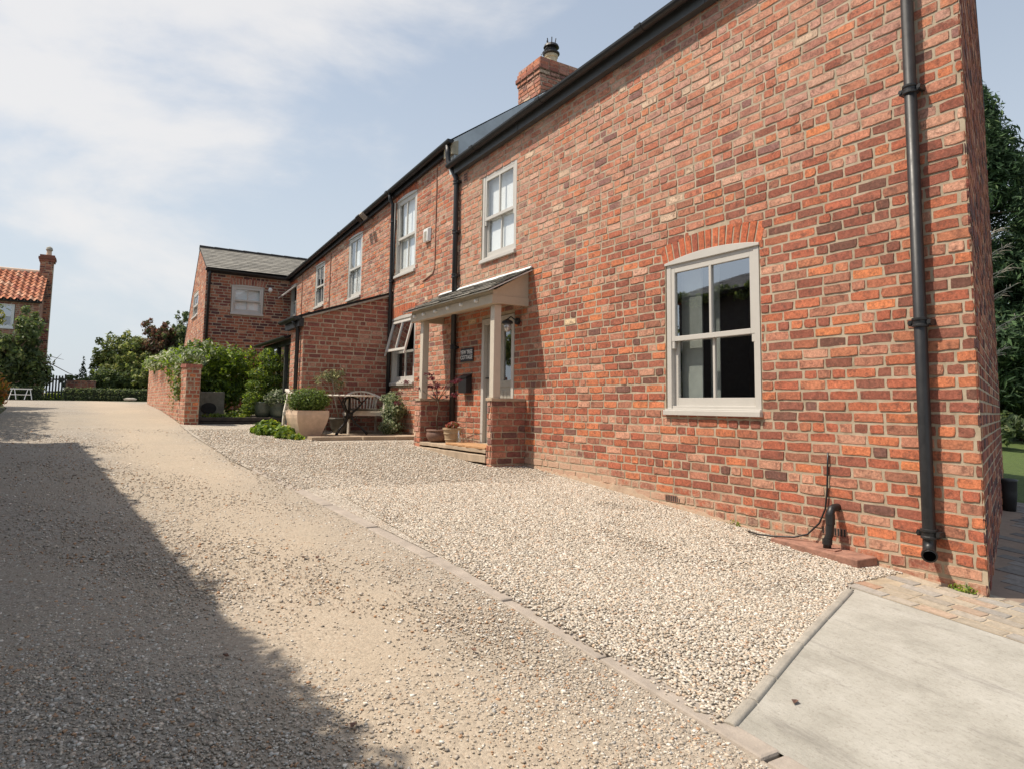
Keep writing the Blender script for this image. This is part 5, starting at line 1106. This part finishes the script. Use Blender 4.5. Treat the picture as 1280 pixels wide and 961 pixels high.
# ------------------------------------------------------------------ neighbour building on the left (its roof shades the lane and shows in the window)
M_REFLDARK = simple('dark_reflection_wall', (.022, .022, .022), .7, var=.3, bmp=.4, scale=6)  # unseen wall kept near-black so the cottage window reflects dark
nb = empty('roadside_outbuilding', (-2.5, 6, gz(6)), 'long slate roofed dark walled outbuilding bordering the lane on the left', 'building')
ex = lambda y: -1.19-.066*y; ED = 2.72
for_y = (-4.0, 12.4)
a0, a1 = for_y
uo = np.array([ex(a1)-ex(a0), a1-a0, 0]); LU = float(np.linalg.norm(uo)); uo /= LU; no = np.array([uo[1], -uo[0], 0])
p0 = np.array([ex(a0), a0, 0])-no*.28
m_ = MB(); bk_ = p0-no*4.6
q = [tuple(p0), tuple(p0+uo*LU), tuple(bk_+uo*LU), tuple(bk_)]
m_.hexa([(x, y, -2.2) for x, y, _ in q], [(x, y, ED-.05) for x, y, _ in q]); m_.build('wall', M_REFLDARK, nb)
br_ = simple('old_brickwork_mass', (.30, .15, .10), .9, var=.3)
es = np.array([ex(a0), a0, ED])-uo*.15; LU2 = LU+.3; rdv = (-no*2.6+np.array([0, 0, .95])); rl = float(np.linalg.norm(rdv)); rdv /= rl; rn = np.cross(uo, rdv); rn = rn if rn[2] > 0 else -rn
E0, E1 = es, es+uo*LU2; T0, T1 = E0+rdv*rl, E1+rdv*rl; B0, B1 = T0+(-no*2.7+np.array([0, 0, -1.0])), T1+(-no*2.7+np.array([0, 0, -1.0]))
roofslab(nb, 'roof', [tuple(E0), tuple(E1), tuple(T1), tuple(T0)], .07, M_SLATED); roofslab(nb, 'rear_roof', [tuple(T0), tuple(T1), tuple(B1), tuple(B0)], .07, M_SLATED)
slates('slate_covering', nb, tuple(E0+rn*.004), tuple(uo), tuple(rdv), tuple(rn), LU2, rl, M_SLATED, .3, .22, seed=14)
for (e1_, t1_, b1_, nm) in ((E1-uo*.16, T1-uo*.16, B1-uo*.16, 'gable'), (E0+uo*.16, T0+uo*.16, B0+uo*.16, 'gable')):
    m_ = MB(); m_.hexa([tuple(e1_-np.array((0, 0, .1))), tuple(t1_-np.array((0, 0, .1))), tuple(b1_-np.array((0, 0, .1)))], [tuple(e1_-uo*.1-np.array((0, 0, .1))), tuple(t1_-uo*.1-np.array((0, 0, .1))), tuple(b1_-uo*.1-np.array((0, 0, .1)))]); m_.build(nm, br_, nb)

rnd = random.Random(5); cbl = []  # foliage added out of view, bulged to shape the lane's shadow edge
for k in range(46):
    y_ = -2.0+.31*k; bulge = .24*math.exp(-((y_-2.4)/1.6)**2); cbl.append((ex(y_)-.10+bulge*.8+rnd.uniform(-.05, .05), y_, 2.66+rnd.uniform(-.12, .10), .13+rnd.uniform(0, .07)+bulge*.3, .22, .12))
plant('eaves_shadow_foliage', 'climber', 'unseen foliage added along the outbuilding eaves to shape the lane shadow', (-1.6, 4, gz(4)), cbl, 9000, .045, G_DARK+G_TREE[:1], seed=44, stems=[([(-1.62, 4, gz(4)), (-1.60, 4, 1.0), (-1.52, 4, 2.6)], .03, .015), ([(-1.9, 9, gz(9)), (-1.92, 9, 1.0), (-1.86, 9, 2.6)], .03, .015)])
# ------------------------------------------------------------------ left edge planting
cb1 = [(-2.15, 18, .25, .48, .5, .5), (-2.2, 18, .75, .44, .45, .45), (-2.2, 18, 1.15, .34, .35, .4), (-2.15, 18.0, -.05, .5, .5, .3), (-2.2, 18, 1.45, .2, .2, .25)]
plant('column_conifer', 'conifer', 'bright green rounded conifer cut by the left edge beside the lane', (-2.2, 18, gz(18)), cb1, 5200, .045, G_LIME[:2]+G_LAUREL[:2]+G_CON[:1], seed=31, mat=M_NEEDLE, stems=[([(-2.2, 18, -.35), (-2.2, 18, 1.2)], .05, .02)], shell=.7, asp=.3)
plant('rusty_shrub', 'shrub', 'small rusty orange shrub at the foot of the bright green conifer', (-2.0, 20.2, gz(20)), [(-2.0, 20.2, .2, .30, .3, .38), (-2.05, 20.2, .05, .34, .3, .25)], 900, .05, [((.36, .17, .04), 3), ((.24, .13, .04), 3), ((.13, .14, .03), 2)], seed=33, stems=[([(-2.0, 20.2, -.22), (-2, 20.2, .3)], .02, .01)])
hb_ = empty('shadow_hedge', (-2.5, 15, gz(15)), 'unseen tall hedge added after the outbuilding to lengthen the lane shadow', 'hedge'); m_ = MB(); m_.box(-3.0, -2.4, 12.9, 18.8, -.6, 1.5, (.03, .045, .015, 1))  # out of view, added to carry the lane's shadow further on
leafcloud(m_, [(-2.38+.05*math.sin(i*2.1), 12.9+.40*i, z_+.12*math.sin(i*1.7), .45, .4, .4) for i in range(16) for z_ in (.0, .7, 1.4, 1.80)], 12000, .07, G_DARK, 35, shell=.75); m_.build('foliage', M_LEAF, hb_)
tb1 = blobs_on(-3.5, 20.8, 2.1, 1.3, 1.5, 1.5, 22, .5, 33)
plant('roadside_tree', 'tree', 'bushy green tree at the left edge behind the bright conifer', (-3.5, 20.8, gz(21)), tb1, 5500, .09, G_TREE, seed=34, part='crown', stem_name='trunk', stems=limbs((-3.5, 20.8, -.2), tb1, .12, 8))

# ------------------------------------------------------------------ far house with pantile roof
FY = 36.0
fh = empty('pantile_house', (-4.3, FY, 0), 'distant brick house with orange pantile roof and tall brick chimney', 'house')
brickwall('wall', fh, (-7.2, FY, 0), (1, 0, 0), (0, 0, 1), (0, -1, 0), 5.0, lambda a: .1, lambda a: 4.22, [dict(a0=2.9, a1=4.14, b0=3.0, b1=4.08)], pal=PAL_SOFT, seed=81)
sash_window(fh, (-7.2, FY, 0), (1, 0, 0), (0, -1, 0), 2.92, 4.12, 3.02, 4.07, frame=M_WHITE)
gkn = lambda a: 4.22+1.55*(1-abs(a-2.5)/2.5)
brickwall('wall', fh, (-2.2, FY, 0), (0, 1, 0), (0, 0, 1), (1, 0, 0), 5.0, lambda a: .1, gkn, (), pal=PAL_SOFT, seed=82)
mp_ = MB(); rnd = random.Random(3); nrow, ncol = 9, 22; x0, x1 = -7.3, -2.12; y0, z0, y1, z1 = FY-.2, 4.20, FY+2.5, 5.85
sl_ = np.array((0, y1-y0, z1-z0)); LS = float(np.linalg.norm(sl_)); sl_ /= LS; nn_ = np.array((0, -sl_[2], sl_[1]))
for r in range(nrow):
    for c_ in range(ncol):
        k = pick([((.42, .16, .085), 5), ((.48, .22, .13), 4), ((.34, .125, .08), 2), ((.50, .29, .19), 1.5)], rnd); xa = x0+(x1-x0)*c_/ncol; wd = (x1-x0)/ncol; vs_ = []
        for t_ in np.linspace(0, 1, 7):
            h = .05*math.sin(t_*2*math.pi)*(.9)+.02*(1-t_)
            for s_ in (0, 1):
                b = LS*(r+s_*1.06)/nrow; q = np.array((xa+wd*t_, y0, z0))+sl_*b+nn_*(h+.055+(.03 if s_ == 0 else 0)); vs_.append(tuple(q))
        mp_.add(vs_, [(i*2, i*2+2, i*2+3, i*2+1) for i in range(6)], (*k, 1))
mp_.build('pantile_roof', M_PANT, fh)
roofslab(fh, 'roof_deck', [(x0, y0, z0), (x1, y0, z0), (x1, y1, z1), (x0, y1, z1)], .06, M_DARK); roofslab(fh, 'rear_roof', [(x0, y1, z1), (x1, y1, z1), (x1, y1+2.7, 4.2), (x0, y1+2.7, 4.2)], .06, M_TERRA)
m_ = MB(); m_.tube([(x0, y1, z1+.06), (x1, y1, z1+.06)], .11, 8); m_.build('ridge_tile', M_TERRA, fh)
c2 = chimney(fh, -2.45, -1.93, 38.1, 38.75, .1, 6.45, PAL_DARK, 90)
m_ = MB(); m_.box(-2.5, -1.88, 38.05, 38.8, 6.42, 6.52, (.25, .10, .07, -.3)); m_.box(-2.53, -1.85, 38.02, 38.83, 6.52, 6.62, (.20, .085, .06, -.3)); m_.box(-2.48, -1.90, 38.07, 38.78, 6.62, 6.72, (.25, .10, .07, -.3)); m_.build('corbel_course', M_BRICK, c2)
m_ = MB(); m_.lathe(-2.15, 38.4, [(.12, 6.72), (.10, 6.95), (.12, 6.96)], 12); m_.build('chimney_pot', M_TERRA, c2); m_ = MB(); m_.lathe(-2.15, 38.4, [(.11, 6.96), (.15, 7.02), (.12, 7.12), (.03, 7.18)], 10); m_.build('chimney_cowl', M_EDGE, c2)
ib = sprigs(-2.9, 34.2, 1.7, 1.0, .8, 1.9, 40, .14, 6)+blobs_on(-2.9, 34.2, 1.7, .95, .8, 1.9, 30, .42, 41, -.95)+[(-2.75, 34.6, 3.6, .55, .5, .4), (-2.4, 34.6, 3.0, .5, .5, .5), (-2.1, 34.2, 1.2, .6, .5, .8), (-1.75, 34, 1.0, .3, .3, .5), (-3.5, 34, 2.0, .6, .5, .5)]
ib = [q for q in ib if not (q[0]-q[3] < -2.95 and q[2]+q[5] > 2.75)]
plant('ivy_clad_tree', 'tree', 'dark dense leafy tree hiding the lower front of the pantile house', (-2.8, 34.2, 0), ib, 9000, .10, G_DARK+G_TREE[:1], seed=42, part='crown', stem_name='trunk', stems=limbs((-2.8, 34.2, 0), ib, .12, 9, every=2)+[([(-2.2, 34, 1.5), (-1.6, 33.9, 1.5), (-.9, 33.9, 1.1), (-.75, 33.9, 1.05)], .025, .008), ([(-2.1, 34, 1.7), (-1.5, 33.9, 1.75), (-1.1, 33.9, 1.65)], .02, .006), ([(-1.5, 33.9, 1.5), (-1.2, 33.9, 1.9)], .012, .004)])
def hedge(name, x0, x1, y, z1, label, seed, cut=.28, pal=G_DARK):
    e = empty(name, ((x0+x1)/2, y, 0), label, 'hedge'); m_ = MB(); n_ = int((x1-x0)/.22)
    m_.box(x0+.06, x1-.06, y-cut+.1, y+cut-.1, 0, z1-.08, (.02, .035, .012, 1))
    leafcloud(m_, [(x0+(x1-x0)*(i+.5)/n_, y+dy, z, .2, .2, .14) for i in range(n_) for dy in (-cut*.6, cut*.5) for z in (.12, z1-.14)], n_*330, .04, pal, seed); m_.build('foliage', M_LEAF, e)
hedge('clipped_hedge', -1.0, 2.2, 33, .52, 'low clipped dark green hedge closing the end of the lane', 51); hedge('clipped_hedge', -3.9, -1.68, 33.2, .55, 'low dark hedge below the ivy clad tree left of the gate', 52)
gt = empty('picket_gate', (-1.33, 34, 0), 'dark picket gate between the two clipped hedges', 'gate')
for k in range(7): m_ = MB(); x = -1.66+k*.105; m_.box(x, x+.06, 33.98, 34.0, .08, .99 if k % 6 else 1.05); m_.build('picket', M_FENCE, gt)
m_ = MB(); m_.box(-1.66, -.98, 34.0, 34.03, .30, .36); m_.box(-1.66, -.98, 34.0, 34.03, .80, .86); m_.build('rail', M_FENCE, gt)
m_ = MB(); leafcloud(m_, [(-1.35+i*.12, 34.7, .18, .16, .12, .12) for i in range(-2, 3)], 300, .05, G_LIME, 5); ob = m_.build('grass_tuft', M_LEAF, kind='stuff'); tag(ob, 'sunlit bright grass behind the picket gate', 'grass')
w2 = empty('boundary_wall', (-.75, 35, 0), 'short dark brick boundary wall beside the picket gate', 'wall'); m_ = MB(); m_.box(-1.05, .1, 35.02, 35.2, 0, .82); core = m_.build('wall_core', M_MORTARD, w2); brickwall('brickwork', core, (-1.06, 35.01, 0), (1, 0, 0), (0, 0, 1), (0, -1, 0), 1.16, lambda a: .1, lambda a: .84, (), pal=PAL_DARK, seed=91, backing=False)
# white trestle
ts = empty('white_trestle', (-2.3, 32.6, 0), 'small white metal trestle standing by the hedge at the lane end', 'trestle')
for sx in (-2.62, -2.12):
    for dx in (-.12, .12):
        m_ = MB(); m_.tube([(sx+dx, 32.45, .0), (sx+dx*.3, 32.6, .40)], .016, 6); m_.build('leg', M_WHITE, ts)
m_ = MB(); m_.box(-2.72, -2.02, 32.57, 32.63, .38, .42); m_.build('top_rail', M_WHITE, ts); m_ = MB(); m_.tube([(-2.7, 32.5, .18), (-2.05, 32.5, .18)], .012, 6); m_.build('stretcher', M_WHITE, ts)
# trees behind the lane end
def tree(name, cat, label, base, c, r3, n, br, nl, ls, pal, seed, r0=.1, grp=None, lo=-.7):
    b = blobs_on(*c, *r3, n, br*.85, seed, lo)+sprigs(*c, *r3, n*2, br*.28, seed); return plant(name, cat, label, base, b, int(nl*1.6), ls, pal, seed=seed, part='crown', stem_name='trunk', stems=limbs(base, b, r0, seed, every=2), group=grp)
tree('garden_shrub', 'tree', 'spreading olive green garden tree left of the red leaved tree', (1.3, 37.5, 0), (1.25, 37.5, 1.75), (1.35, 1.0, 1.25), 34, .55, 6200, .095, G_TREE, 55)
tree('red_leaved_tree', 'tree', 'dark red leaved tree rising behind the end of the garden wall', (2.6, 37.2, 0), (2.6, 37.2, 2.6), (1.0, .9, 1.15), 22, .42, 4200, .09, G_RED, 56)
tree('garden_shrub', 'tree', 'thin dark green tree next to the far wing behind the red leaved tree', (3.7, 37, 0), (3.6, 37, 2.7), (.7, .8, 1.6), 18, .38, 2600, .09, G_DARK, 57)
tree('garden_shrub', 'bush', 'broad dark green bush right behind the clipped hedge', (.2, 36, 0), (.6, 36, .75), (1.6, .7, .65), 20, .4, 4200, .08, G_DARK+G_TREE[:1], 58, .05)
tree('garden_shrub', 'bush', 'rounded mid green bush filling the gap left of the red leaved tree', (1.6, 36.4, 0), (1.7, 36.4, 1.0), (1.5, .7, 1.0), 26, .5, 5200, .085, G_TREE, 66, .05)
tree('garden_shrub', 'bush', 'low leafy bush at the far foot of the garden wall', (2.6, 34.5, 0), (2.7, 34.5, .9), (1.0, .7, .8), 18, .4, 3600, .08, G_TREE, 59, .05)
for i, (x, h, lab) in enumerate(((-.45, 1.95, 'left of two slim pointed conifers showing above the boundary wall'), (.25, 1.85, 'right of two slim pointed conifers showing above the boundary wall'))):
    plant('slim_conifer', 'conifer', lab, (x, 38, 0), [(x, 38, h*.45+k*h*.13, .24-.05*k, .2-.04*k, .16) for k in range(-2, 5)], 700, .06, G_CON+G_DARK[:1], seed=61+i, group='slim conifers beyond the hedge', mat=M_NEEDLE, stems=[([(x, 38, 0), (x, 38, h*1.02)], .03, .01)])
# small pale stone in front of hedge
m_ = MB(); m_.lathe(1.35, 32.4, [(.02, .0), (.22, .02), (.26, .08), (.12, .13)], 9); ob = m_.build('pale_boulder', M_EDGE); recenter(ob, (1.35, 32.4, 0)); tag(ob, 'pale flat stone lying before the clipped hedge', 'stone')

# ------------------------------------------------------------------ right hand garden
def conifer(base, h, rad, label, seed, nl=9000, z0=.12, pal=G_CON, ls=.11, grp='dark conifers beyond the side yard'):
    rg_ = random.Random(seed); bl_ = []; st_ = [([base, (base[0], base[1], base[2]+h*.97)], h*.022, .02)]
    k = 0
    while k < 150:
        t_ = rg_.random()**.8; z = base[2]+h*(z0+(1-z0)*t_); rr_ = rad*(1-t_)**.75*(.8+.4*rg_.random()); a = rg_.uniform(0, 6.28); q = rg_.uniform(.35, 1)
        c = (base[0]+rr_*q*math.cos(a), base[1]+rr_*q*math.sin(a), z-.1*rr_*q); s_ = rad*(.17+.14*(1-t_)); bl_.append((*c, s_, s_, s_*.75))
        if k % 2 == 0: st_.append(([(base[0], base[1], z+.1), c], .04, .012))
        k += 1
    return plant('conifer', 'tree', label, base, bl_, nl, ls, pal, seed=seed, part='crown', stem_name='trunk', stems=st_, group=grp, mat=M_NEEDLE, asp=.30, shell=.35, up=.5)
conifer((21.0, 9.3, gz(9)), 9.9, 2.9, 'tallest dark conifer rising behind the cottage corner', 101, 80000)
conifer((24.5, 8.6, gz(9)), 9.2, 3.0, 'dark conifer to the right of the tallest one near the frame edge', 102, 60000)
conifer((24.0, 12.2, gz(12)), 9.0, 3.0, 'dark conifer furthest back between the other two beyond the lawn', 103, 26000)
def shrubr(c, r3, label, seed, pal, nl=5000): 
    b = blobs_on(*c, *r3, 22, min(r3)*.55, seed, -.9); plant('garden_bush', 'bush', label, (c[0], c[1], gz(c[1])), b, nl, .08, pal, seed=seed, stems=limbs((c[0], c[1], gz(c[1])), b, .05, seed, every=3))
shrubr((22.5, 9.0, .2), (1.5, 1.8, 1.1), 'large dark green bush in front of the conifers across the lawn', 111, G_CON+G_DARK); shrubr((27, 11.0, .3), (2.2, 2.2, 1.2), 'dark bush behind the lawn near the right frame edge', 112, G_CON)
shrubr((18.0, 7.9, -.25), (.7, 1.0, .5), 'low dark bush at the lawn edge behind the cottage corner', 113, G_DARK, 2500)
# bare pale branches
for i, (z, s_) in enumerate(((3.6, 1.0), (2.6, .8), (1.6, 1.1), (.7, .7))):
    pass
st_ = []; rnd = random.Random(77)
for (zz, ln) in ((2.4, 1.2), (2.05, 1.0), (1.7, 1.15), (1.15, 1.3), (.8, .8), (2.75, .9)):
    bse = Vector((12.2, 5.35, zz)); tip = bse+Vector((.50*ln, -.22*ln, .34*ln)); st_.append(([bse, bse.lerp(tip, .5)+Vector((0, 0, .05)), tip], .012, .004))
    for k in range(16):
        t_ = .2+.05*k; q = bse.lerp(tip, t_); e_ = q+Vector((rnd.uniform(.05, .3), rnd.uniform(-.3, .1), rnd.uniform(-.05, .2)))*.6; st_.append(([q, q.lerp(e_, .5)+Vector((0, 0, .015)), e_], .005, .002))
bt = empty('bare_tree', (12.0, 5.4, gz(5.4)), 'bare pale dead branches reaching out from behind the cottage corner', 'tree'); m_ = MB(); m_.tube([(12.0, 5.4, gz(5.4)-.1), (12.05, 5.38, .8), (12.2, 5.35, 2.9)], [.09, .07, .04], 8); m_.build('trunk', M_TWIG, bt, smooth=True)
m_ = MB()
for pts, r0, r1 in st_: m_.tube(pts, [r0, (r0+r1)/2, r1], 5)
m_.build('branch', M_TWIG, bt)
# black sack/pot by the lawn
bb = empty('black_tub', (9.0, 3.76, gz(3.76)), 'black tub standing at the edge of the lawn past the paving', 'tub'); m_ = MB(); m_.lathe(9.0, 3.76, [(.07, gz(3.76)), (.09, gz(3.76)+.2), (.095, gz(3.76)+.34), (.105, gz(3.76)+.36), (.08, gz(3.76)+.37)], 20); m_.build('tub_body', M_BLACK, bb, smooth=True)

# dead leaves on the lane
rnd = random.Random(12)
for i, (x, y, z) in enumerate(((1.28, 4.72, 0), (1.36, 4.68, 0), (.58, 3.35, 0), (1.62, 2.95, 0), (2.62, 1.93, .0), (.9, 2.55, 0))):
    m_ = MB(); s_ = rnd.uniform(.02, .035); a = rnd.random()*6; c_, q_ = math.cos(a)*s_, math.sin(a)*s_; zz = gz(y)+z+.012
    m_.add([(x-c_, y-q_, zz), (x+q_*.5, y-c_*.5, zz+.008), (x+c_, y+q_, zz+.003), (x-q_*.5, y+c_*.5, zz+.01), (x, y, zz-.004)], [(0, 1, 4), (1, 2, 4), (2, 3, 4), (3, 0, 4)]); ob = m_.build('dead_leaf', M_TERRAD); recenter(ob, (x, y, zz)); tag(ob, 'small curled reddish dead leaf lying on the ground', 'leaf', 'dead leaves scattered on lane and concrete')

for (y_, n_, lab) in ((2.42, 90, 'small patch of green moss at the foot of the cottage corner'), (4.35, 40, 'tiny weed growing where gravel meets the brick wall')):
    m_ = MB(); leafcloud(m_, [(5.07, y_, gz(y_)+.03, .025, .09, .03)], n_, .014, G_LIME, seed=int(y_*10)); ob = m_.build('moss_tuft', M_LEAF); recenter(ob, (5.07, y_, gz(y_))); tag(ob, lab, 'weed')

hr = empty('field_hedgerow', (0, 60, 0), 'distant field hedgerow seen through the picket gate', 'hedge')
m_ = MB(); m_.box(-14, 10, 60.2, 60.6, -.05, .45, (.04, .06, .025, 1)); leafcloud(m_, [(-14+.5*i, 60.2, .32+.12*math.sin(i*1.9), .45, .3, .28) for i in range(49)], 5000, .12, G_TREE, 77); m_.build('foliage', M_LEAF, hr)
